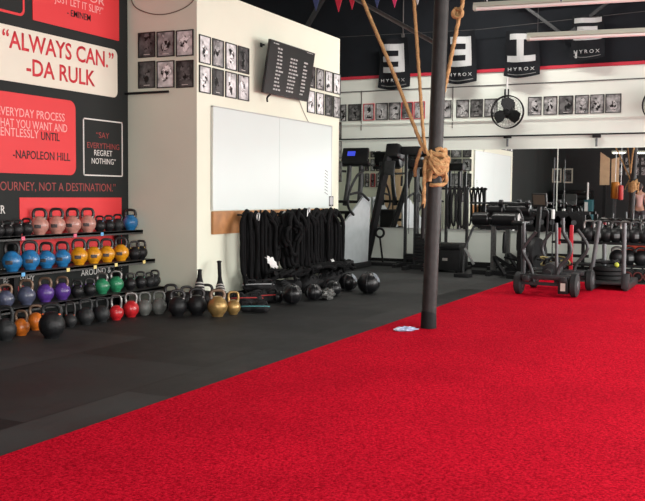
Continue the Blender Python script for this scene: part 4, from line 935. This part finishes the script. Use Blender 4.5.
# exercise bike
t = thing('exercise_bike', 'black fan bike with a small screen behind the left sled posts', 'exercise machine', (14.2, y_(537, 14.2), 0), math.radians(-15))
w = MB(); w.lathe([(.001, -.08), (.26, -.07), (.28, -.03), (.28, .03), (.26, .07), (.001, .08)], (0, 0, .36), RX90, 32); w.build('fan_wheel', M_metal, t)
w = MB(); w.bar((0, 0, .36), (.1, 0, 1.15), .06); w.bar((-.05, 0, .4), (-.55, 0, .35), .06); w.bar((-.5, 0, .1), (-.52, 0, .85), .06); w.build('frame', M_metal, t)
w = MB(); w.box((-.52, 0, .88), (.26, .2, .07), bev=.03); w.build('saddle', M_vinyl, t)
w = MB(); w.box((.09, 0, 1.24), (.04, .26, .22), RYm(-.2), bev=.015); w.build('monitor', M_frame, t); MB().box((.065, 0, 1.24), (.005, .20, .16), RYm(-.2)).build('monitor_screen', mat('warm_grey_screen', (.10, .08, .06), .3), t, smooth=False)
for s_ in (-1, 1):
    MB().tube(catmull([(.02, s_*.14, .4), (-.02, s_*.2, .8), (-.1, s_*.24, 1.05), (-.25, s_*.24, 1.1)], 6), .018, 8).build('arm_lever', M_darkm, t)
    w = MB(); w.bar((-.1, s_*.1, .36), (-.1+s_*.1, s_*.14, .3), .03); w.box((-.1+s_*.1, s_*.19, .3), (.1, .08, .025)); w.build('pedal', M_metal, t)
for x_ in (-.55, .3): MB().bar((x_, -.2, .03), (x_, .2, .03), .06).build('foot', M_metal, t)
w = MB(); 
# big black cylinder machine body behind the bike (rower stored upright look)
t = thing('floor_stand', 'tall thin steel pole stand with a white sleeve behind the left sled', 'stand', (15.1, y_(553.5, 15.1), 0))
MB().cyl((0, 0, .03), (0, 0, 1.95), .010).build('rod', M_darkm, t); MB().cyl((0, 0, .92), (0, 0, 1.08), .028).build('sleeve', M_white, t, label='white sleeve'); MB().box((0, 0, .02), (.4, .4, .04), bev=.01).build('base', M_metal, t)
t = thing('weight_rack', 'black rack loaded with dark plates behind the left sled', 'rack', (15.25, y_(554, 15.25), 0), -PI/2)
for s_ in (-.28, .28): MB().bar((s_, 0, .03), (s_, 0, 1.1), .06).build('upright', M_metal, t)
for z_ in (.30, 1.02): MB().bar((-.30, 0, z_), (.60, 0, z_), .05).build('crossbar', M_metal, t)
for s_ in (-.28, .28): MB().bar((s_, -.2, .03), (s_, .2, .03), .06).build('foot', M_metal, t)
for k in range(5):
    q = thing('weight_plate', 'black weight plate hanging on the rack behind the left sled, '+ORD[k]+' from left', 'weight plate', (15.25-.09, y_(554, 15.25)+.36-.18*k, .86), -PI/2, 'plates on the black rack')
    MB().lathe([(.03, -.02), (.15, -.02), (.17, -.015), (.17, .015), (.15, .02), (.03, .02)], (0, 0, 0), RX90, 26).build('disc', M_rub, q); MB().lathe([(.028, -.024), (.045, -.024), (.045, .024), (.028, .024)], (0, 0, 0), RX90, 18).build('hub_ring', M_grey, q)
# red post
t = thing('post_stand', 'narrow bright red upright post behind the left sled', 'post', (13.9, y_(572.5, 13.9), 0), -PI/2)
MB().bar((0, 0, .03), (0, 0, .86), .05, .05, bev=.004).build('post', mat('red_steel', (.50, .015, .03), .35), t); MB().box((0, 0, .015), (.3, .3, .03), bev=.008).build('base_plate', M_metal, t)
MB().box((-.22, .12, .68), (.06, .05, .26)).build('side_post', mat('red_steel', (.50, .015, .03), .35), t); MB().bar((0, 0, .62), (-.22, .12, .62), .03).build('link_arm', M_metal, t)

# ---------------------------------------------------------------- wheeled sled
t = thing('push_sled', 'black push sled with four rubber wheels and bent handle posts on the turf end', 'sled', (11.95, 2.40, .02))
for x_, y__, r_ in ((-.45, .36, .145), (-.50, -.36, .15), (.42, -.40, .145), (.50, .38, .14)):
    o_ = MB(); o_.lathe([(.05, -.045), (.12, -.05), (r_, -.03), (r_, .03), (.12, .05), (.05, .045)], (x_, y__, r_), RXm(PI/2) , 30); wl = o_.build('wheel', mat('tyre_rubber', (.018, .019, .02), .7, spec=.3, bump=.3), t)
    MB().lathe([(.001, -.052), (.06, -.05), (.075, -.035), (.075, .035), (.06, .05), (.001, .052)], (x_, y__, r_), RXm(PI/2), 20).build('wheel_hub', M_grey, wl)
w = MB()
for s_ in (-.24, .24): w.bar((-.62, s_, .22), (.62, s_, .22), .09, .07, bev=.01)
for x_ in (-.5, -.1, .3, .5): w.bar((x_, -.34, .24), (x_, .34, .24), .08, .06, bev=.01)
w.bar((-.5, -.36, .15), (-.5, .36, .15), .04); w.bar((.48, -.36, .15), (.48, .36, .15), .04)
w.build('chassis', M_darkm, t)
w = MB(); w.box((-.56, -.235, .13), (.09, .13, .18), bev=.01); w.build('brake_box', M_metal, t); MB().box((-.607, -.235, .13), (.004, .06, .10)).build('label_plate', mat('pale_label', (.55, .52, .46), .5), t, smooth=False, label='small pale label')
w = MB(); w.lathe([(.001, -.2), (.10, -.19), (.11, -.1), (.11, .1), (.10, .19), (.001, .2)], (-.1, 0, .30), RY90, 22); w.cyl((-.45, 0, .28), (-.25, 0, .30), .05); w.build('motor_drum', M_darkm, t)
TR = .023
def sp(px, py, x): return hit(px, py, 0, x)-Vector((11.95, 2.40, .02))
for pts, x_ in ((((536, 231.5), (524.5, 246), (523, 252), (531, 268), (534.5, 285)), 11.5), (((551.5, 232), (543, 244), (543.5, 254), (551, 268), (553, 274)), 12.35),
                (((563, 227), (564, 234), (570.5, 246), (569, 256), (559, 268), (555.5, 285)), 11.5), (((577.5, 229.5), (587, 244), (585.5, 253), (576, 265), (573.5, 276)), 12.35)):
    w = MB(); w.tube(catmull([sp(a, b, x_) for a, b in pts], 7), TR, 12); w.build('bent_handle', mat('handle_tube_grey', (.035, .036, .038), .4, metal=.2), t)
for px, ya, yb, x_ in ((524, 223, 281, 11.55), (556.5, 223, 278, 11.6), (563.2, 218, 232, 12.3)):
    w = MB(); w.cyl(sp(px, ya, x_), sp(px+(.3), yb, x_), .02); w.build('straight_post', M_grey, t)
# hose heap on the sled
t = thing('tow_strap', 'tangled black and yellow tow strap heaped on the wheeled sled', 'strap', (12.2, 2.42, .30)); rr = random.Random(8)
pts = [(.25*math.cos(a*1.3)*rr.uniform(.5, 1), .18*math.sin(a)*rr.uniform(.5, 1), .09+.06*math.sin(a*2.1)+rr.uniform(0, .04)) for a in [i*.8 for i in range(26)]]
MB().tube(catmull(pts, 5), .016, 8).build('strap', M_nylon, t)
pts = [(.20*math.cos(a*1.7+1)*rr.uniform(.5, 1), .2*math.sin(a), .12+.06*math.sin(a*1.3)) for a in [i*.9 for i in range(12)]]
MB().tube(catmull(pts, 5), .009, 8).build('yellow_cord', mat('olive_yellow_cord', (.30, .24, .08), .6), t, label='yellow cord')
# ---------------------------------------------------------------- plate sled
SX, SY = 13.05, 1.78
t = thing('push_sled', 'black plate-loaded push sled with two upright posts near the right photo edge', 'sled', (SX, SY, .02))
w = MB(); w.box((.05, 0, .09), (1.0, .44, .04), bev=.01)
for s_ in (-.22, .22): w.box((.05, s_, .05), (1.15, .07, .10), bev=.02)
w.build('skid_base', M_darkm, t)
MB().bar((-.52, -.22, .03), (-.50, -.22, .24), .10, .08, bev=.01).build('post_socket', M_darkm, t)
def sp2(px, py, x): return hit(px, py, 0, x)-Vector((SX, SY, .02))
for a, b, x_ in (((599.5, 221), (591, 277), SX-.15), ((624.5, 223), (623.5, 283), SX-.4), ((604.3, 244), (604.3, 268), SX+.1)):
    w = MB(); w.cyl(sp2(*a, x_), sp2(*b, x_), .03); w.build('upright_post', M_grey, t)
cpl = hit(606, 276, 0, SX); 
for k in range(3):
    q = thing('weight_plate', ['bottom', 'middle', 'top'][k]+' black plate of the stack on the right sled', 'weight plate', (SX+.0, cpl.y, .132+.062*k), k*.5, 'plates stacked on the right sled')
    MB().lathe([(.035, .0), (.21, .0), (.235, .008), (.235, .05), (.21, .058), (.035, .058)], seg=40).build('disc', M_rub, q); MB().lathe([(.03, .002), (.055, .002), (.055, .06), (.03, .06)], seg=20).build('hub_ring', M_grey, q)
t = thing('tow_strap', 'black strap heap with a yellow green tip on top of the stacked plates', 'strap', (SX, cpl.y, .318)); rr = random.Random(4)
pts = [(.15*math.cos(a*1.4)*rr.uniform(.5, 1), .17*math.sin(a)*rr.uniform(.5, 1), .03+.035*rr.random()+.02*abs(math.sin(a))) for a in [i*.85 for i in range(26)]]
MB().tube(catmull(pts, 5), .018, 8).build('strap', M_nylon, t); MB().ball((-.14, -.16, .03), .033, lump=.2).build('tip', mat('lime_tip', (.45, .50, .05), .5), t, label='yellow green tip')

# ---------------------------------------------------------------- kettlebell rack on the right with dumbbells
RXk = 14.78
t = thing('storage_rack', 'black two-shelf rack of black kettlebells under the mirrors at the right edge', 'rack', (RXk, 1.2, 0), -PI/2)
yl = y_(586, RXk)-1.2
for z_ in (.575, .22):
    w = MB(); w.box((-yl/2+.6, 0, z_-.02), (yl+2.2+.0, .36, .035), bev=.006); w.build('shelf', M_metal, t)
for x_ in (-yl-.1+.05, .35, 1.6):
    w = MB(); w.bar((x_, .15, .02), (x_, .15, 1.0), .05); w.bar((x_, -.2, .02), (x_, .2, .02), .05); w.build('upright', M_metal, t)
src = None
for r_, (pxs, z_, sz) in enumerate((((589, 597.5, 606.5, 616, 625.5, 635, 645, 655, 665), .575, 15), ((618, 629.5, 641.5, 653), .22, 15.5))):
    for i, px in enumerate(pxs):
        y2 = hit(px, 230, 0, RXk).y; R = sz/2*dist((RXk, y2, z_))/F
        lb = f'black kettlebell on the {"upper" if r_ == 0 else "lower"} shelf of the right rack, {ORD[i]} from its left end'
        q = thing('kettlebell', lb, 'kettlebell', (RXk, y2, z_), math.radians(-70+random.uniform(-30, 30)), 'black kettlebells on the right rack')
        zc = .93*R; top = (2.75, 2.2)[r_]*R
        MB().lathe([(.5*R, 0)]+[(R*math.sin(a), zc-R*math.cos(a)) for a in [math.radians(v) for v in range(38, 180, 12)]]+[(.001, zc+R)], seg=24).build('body', K['black'], q)
        MB().tube(catmull([(-.5*R, 0, 1.45*R), (-.66*R, 0, 1.45*R+(top-1.45*R)*.45), (-.5*R, 0, top-.12*R), (0, 0, top), (.5*R, 0, top-.12*R), (.66*R, 0, 1.45*R+(top-1.45*R)*.45), (.5*R, 0, 1.45*R)], 5), .16*R, 10).build('handle', K['hblack'] if i % 4 else K['hsteel'], q)
        if i % 2: MB().lathe([(R*1.012*math.sin(a), zc-R*1.012*math.cos(a)) for a in [math.radians(v) for v in (70, 80, 90, 100)]], seg=10, a0=-PI/2-.4, a1=-PI/2+.4).build('emblem', mat('emblem_pale', (.12, .13, .13), .5), q)
for i, px in enumerate((632, 643)):
    p = hit(px, 246, 0, RXk+.3); q = thing('colour_plate', 'orange red square plate behind the lower kettlebells, '+['left', 'right'][i]+' one', 'plate', (RXk+.34, p.y, .36), -PI/2, 'orange red plates behind the right rack')
    MB().box((0, 0, .12), (.17, .03, .24), bev=.01).build('plate_face', mat('orange_red_plate', (.55, .06, .03), .5), q); MB().box((0, 0, .008), (.2, .1, .016)).build('plate_foot', M_metal, q)
    q.location.z = 0; 
    for ch in q.children: ch.location.z = 0
    q.children[0].location.z = .38
    MB().bar((0, 0, .01), (0, 0, .42), .03).build('plate_stem', M_metal, q)
# dumbbells on the floor in front of the rack
for i, px in enumerate((618, 628.5, 639, 649.5, 660)):
    p = flo(px, 282.5); p.x = 14.22; p.y = hit(px, 276, 0, 14.22).y
    q = thing('dumbbell', 'black dumbbell with red ring on the floor at the turf end, '+ORD[i]+' from left', 'dumbbell', p, 0, 'dumbbells on the floor in front of the right rack')
    for s_ in (-1, 1):
        a, b = sorted((s_*.16, s_*.06)); MB().lathe([(.001, a), (.08, a+.004), (.095, a+.015), (.095, b-.015), (.08, b-.004), (.001, b)], (0, 0, .095), RY90, 24).build('head', M_rub, q)
        MB().lathe([(.058, s_*.158), (.058, s_*.166), (.072, s_*.166), (.072, s_*.158)], (0, 0, .095), RY90, 24).build('red_ring', mat('dull_red_ring', (.13, .02, .018), .5), q, label='dull red ring')
    MB().cyl((-.07, 0, .095), (.07, 0, .095), .017).build('grip', M_silver, q)

# ---------------------------------------------------------------- things only the mirrors show
def m3(px, py, x): return mir(px, py, x)
p = m3(601, 185, .4); p2 = m3(609, 152, .4)
t = thing('plywood_sheet', 'pale plywood panel high up on a dark post, seen in the mirror, left one', 'panel', (.4, (p.y+p2.y)/2, p.z), PI/2)
hh = p2.z-p.z; k = abs(p.y-p2.y)/2+.04
MB().prism([(-k, 0), (k, 0), (k, hh), (-k, hh*.8)][::-1], -.02, .02).build('board', M_ply, t, smooth=False); MB().bar((0, .06, -p.z), (0, .06, hh*.7), .1).build('post', M_metal, t)
p = m3(612, 187, .2); p2 = m3(618.5, 159, .2)
t = thing('plywood_sheet', 'pale plywood panel seen in the mirror, right one beside the dark pole', 'panel', (.2, (p.y+p2.y)/2, p.z), PI/2)
hh = p2.z-p.z; k = abs(p.y-p2.y)/2+.03
MB().prism([(-k, 0), (k, 0), (k, hh), (-k, hh*1.06)][::-1], -.02, .02).build('board', M_ply, t, smooth=False); MB().bar((0, .06, -p.z), (0, .06, hh*.7), .1).build('post', M_grey, t)
p = m3(615, 199, 1.6); t = thing('punching_bag', 'orange heavy bag hanging on a chain, seen in the mirror', 'punching bag', p)
MB().lathe([(.001, 0), (.10, .01), (.13, .05), (.13, .50), (.11, .54), (.001, .55)], seg=22).build('bag_body', mat('orange_bag', (.50, .17, .015), .45), t); MB().cyl((0, 0, .55), (0, 0, ZT-p.z), .008, seg=6).build('chain', M_silver, t)
p = m3(620.5, 200, 1.8); t = thing('punching_bag', 'slim red heavy bag beside the orange one, seen in the mirror', 'punching bag', p)
MB().lathe([(.001, 0), (.07, .01), (.08, .04), (.08, .45), (.001, .48)], seg=22).build('bag_body', mat('red_bag', (.5, .03, .03), .45), t); MB().cyl((0, 0, .48), (0, 0, ZT-p.z), .008, seg=6).build('chain', M_silver, t)
p = m3(588, 212, 2.0); t = thing('teal_cabinet', 'teal and white cooler cabinet seen in the mirror behind the right sled', 'cabinet', (2.0, p.y, 0), PI/2)
MB().box((0, .15, .6), (.26, .3, 1.2), bev=.01).build('cabinet_body', mat('teal_paint', (.02, .11, .13), .5), t); MB().box((.06, -.005, .95), (.10, .01, .35)).build('door', M_white, t); MB().cyl((.05, .15, 1.2), (.05, .15, 1.75), .03).build('tube_top', M_white, t)
t = thing('plywood_board', 'tall tan plywood board leaning on the block end, in the mirror behind the ski machine', 'board', (XC1+.03, 0, 0), PI/2)
A = hit(387, 200, 0, 2*XB-XC1); B = hit(401, 200, 0, 2*XB-XC1); t.location.y = (A.y+B.y)/2
for s_ in (-1, 1): MB().box((s_*.105, .0, .95), (.19, .03, 1.9), bev=.004).build('board_panel', M_ply, t)
MB().box((0, -.02, .95), (.02, .02, 1.8)).build('batten', M_metal, t)
# dark equipment along the front wall and the mural wall in the mirror
t = thing('equipment_wall', 'dark low stack of black gym mats against the dark front wall, seen in the mirror', 'mat stack', (XF+.35, 5.8, 0), PI/2)
for k in range(9): MB().box((random.uniform(-.02, .02), 0, .085+.17*k), (1.3, .6, .16), bev=.02).build('mat', M_vinyl, t)

# ---------------------------------------------------------------- person seen from behind in the mirror
HP = m3(639.5, 200, .9); HX, HY = .9, HP.y
t = thing('person', 'person with dark hair in pale pink top and dark trousers standing, seen in the mirror', 'person', (HX, HY, .02), PI)
def skin_obj(name, J, E_, rad, m_, parent, sub=2, root=0):
    me = bpy.data.meshes.new(name); me.from_pydata(J, E_, []); o = bpy.data.objects.new(name, me); C.objects.link(o)
    sk = o.modifiers.new('skin', 'SKIN'); sk.use_smooth_shade = True
    if not me.skin_vertices: bpy.context.view_layer.update()
    for i, r in enumerate(rad):
        me.skin_vertices[0].data[i].radius = r if isinstance(r, tuple) else (r, r)
    me.skin_vertices[0].data[root].use_root = True
    sb = o.modifiers.new('subdivision', 'SUBSURF'); sb.levels = sub; sb.render_levels = sub
    me.materials.append(m_)
    if parent: o.parent = parent
    return o
M_skin = mat('skin', (.48, .27, .19), .55); M_hair = mat('dark_hair', (.02, .014, .012), .6, bump=.4, bscale=120)
M_top = mat('pale_pink_cotton', (.62, .40, .36), .8, bump=.2); M_trs = mat('dark_trousers', (.03, .032, .038), .8)
J = [(0, 0, .92), (0, 0, 1.08), (0, 0, 1.28), (0, 0, 1.40), (0.01, 0, 1.48), (.015, 0, 1.56), (.02, 0, 1.64)]
rad = [(.15, .10), (.125, .095), (.155, .105), (.10, .075), (.052, .052), (.068, .08), (.072, .085)]
E_ = [(0, 1), (1, 2), (2, 3), (3, 4), (4, 5), (5, 6)]
for s_ in (-1, 1):
    b = len(J); J += [(0, s_*.16, 1.37), (-.01, s_*.21, 1.12), (.03, s_*.235, .88), (.045, s_*.235, .82), (.055, s_*.235, .78)]
    rad += [.058, .043, .031, (.024, .036), (.02, .036)]; E_ += [(3, b), (b, b+1), (b+1, b+2), (b+2, b+3), (b+3, b+4)]
    for k in range(4):
        c = len(J); u = -.024+.016*k; L = [.065, .078, .073, .058][k]
        J += [(.055+u, s_*.236, .745), (.055+u*1.1, s_*.232, .745-L*.55), (.058+u*1.1, s_*.222, .745-L)]; rad += [.0095, .0085, .007]; E_ += [(b+4, c), (c, c+1), (c+1, c+2)]
    c = len(J); J += [(.082, s_*.228, .79), (.097, s_*.218, .755)]; rad += [.011, .009]; E_ += [(b+3, c), (c, c+1)]
    b = len(J); J += [(0, s_*.09, .84), (.015, s_*.10, .48), (-.01, s_*.105, .09), (.0, s_*.105, .045), (.13, s_*.12, .03)]
    rad += [.088, .058, .040, (.042, .038), (.036, .026)]; E_ += [(0, b), (b, b+1), (b+1, b+2), (b+2, b+3), (b+3, b+4)]
skin_obj('body', J, E_, rad, M_skin, t)
w = MB(); w.ball((.005, 0, 1.635), 1, (.105, .085, .115)); 
w2 = w
w.ball((-.055, 0, 1.60), 1, (.06, .075, .11)); w.build('hair', M_hair, t)
f = MB(); f.ball((.098, 0, 1.60), 1, (.02, .012, .02)); f.build('nose', M_skin, t)
for s_ in (-1, 1):
    MB().ball((.092, s_*.03, 1.625), .011).build('eye', M_white, t); MB().ball((.015, s_*.082, 1.60), 1, (.018, .01, .03)).build('ear', M_skin, t)
MB().ball((.092, 0, 1.565), 1, (.008, .025, .006)).build('mouth', mat('lips', (.35, .10, .09), .5), t)
J = [(0, 0, .90), (0, 0, 1.08), (0, 0, 1.28), (0, 0, 1.41)]; rad = [(.165, .118), (.14, .11), (.17, .12), (.115, .088)]; E_ = [(0, 1), (1, 2), (2, 3)]
for s_ in (-1, 1):
    b = len(J); J += [(0, s_*.16, 1.375), (-.01, s_*.208, 1.13), (.025, s_*.232, .90)]; rad += [.07, .055, .043]; E_ += [(3, b), (b, b+1), (b+1, b+2)]
skin_obj('top', J, E_, rad, M_top, t)
J = [(0, 0, .94)]; rad = [(.155, .112)]; E_ = []
for s_ in (-1, 1):
    b = len(J); J += [(0, s_*.092, .80), (.015, s_*.10, .48), (-.01, s_*.105, .10)]; rad += [.10, .072, .056]; E_ += [(0, b), (b, b+1), (b+1, b+2)]
skin_obj('trousers', J, E_, rad, M_trs, t)
for s_ in (-1, 1):
    w = MB(); w.box((.045, s_*.113, .035), (.27, .095, .07), RZ(s_*.1), bev=.03); w.build('shoe', M_white, t)

# ---------------------------------------------------------------- light
def area(name, loc, size, power, rot, col=(1, 1, 1)):
    L = bpy.data.lights.new(name, 'AREA'); L.shape = 'RECTANGLE'; L.size, L.size_y = size; L.energy = power; L.color = col
    o = bpy.data.objects.new(name, L); C.objects.link(o); o.location = loc; o.rotation_euler = rot; return o
area('daylight_door_near', (3.3, YR-.25, 1.8), (5.4, 3.6), 650, (PI/2, 0, 0), (1, .98, .95))
area('added_front_fill', (XF-.25, -2.0, 1.8), (6.4, 3.6), 850, (PI/2, 0, -PI/2), (1, .98, .95))  # added fill through the unseen front opening, brightens surfaces facing the viewer
area('added_tube_fill', (13.8, 4.2, 5.2), (.14, 2.3), 220, (0, 0, 0), (1, .97, .9))  # added lamp above the view, brightens the back wall and mirror end
area('daylight_door_far', (11.45, YR-.25, 1.8), (7.7, 3.6), 1800, (PI/2, 0, 0), (1, .98, .95))
fixture((13.8, 3.0, 5.28), (13.8, 5.4, 5.28), 'added unseen tube light above the machines by the mirrors', True)  # added fixture above the view, goes with the extra back wall lamp
for i, (x, y) in enumerate(((3.0, 0.2), (6.2, -.6), (3.2, 3.6), (7.5, -3), (12.5, -2.5))):
    area('added_tube_fill', (x, y, 4.53), (.14, 2.3), (60, 140, 60, 140, 200)[i], (0, 0, 0), (1, .96, .88))  # added lamps under the unseen tubes, lift the overhead brightness of the turf
W = bpy.data.worlds.new('sky'); bpy.context.scene.world = W; W.use_nodes = True
bg = W.node_tree.nodes['Background']; bg.inputs[0].default_value = (.75, .85, 1, 1); bg.inputs[1].default_value = 1.0
sc = bpy.context.scene
sc.view_settings.view_transform = 'Standard'; sc.view_settings.look = 'None'; sc.view_settings.gamma = 1; sc.view_settings.exposure = -0.75
sc.view_settings.use_curve_mapping = False
sc.cycles.max_bounces = 8; sc.cycles.diffuse_bounces = 4; sc.cycles.glossy_bounces = 4; sc.cycles.sample_clamp_indirect = 6
sc.cycles.use_denoising = True
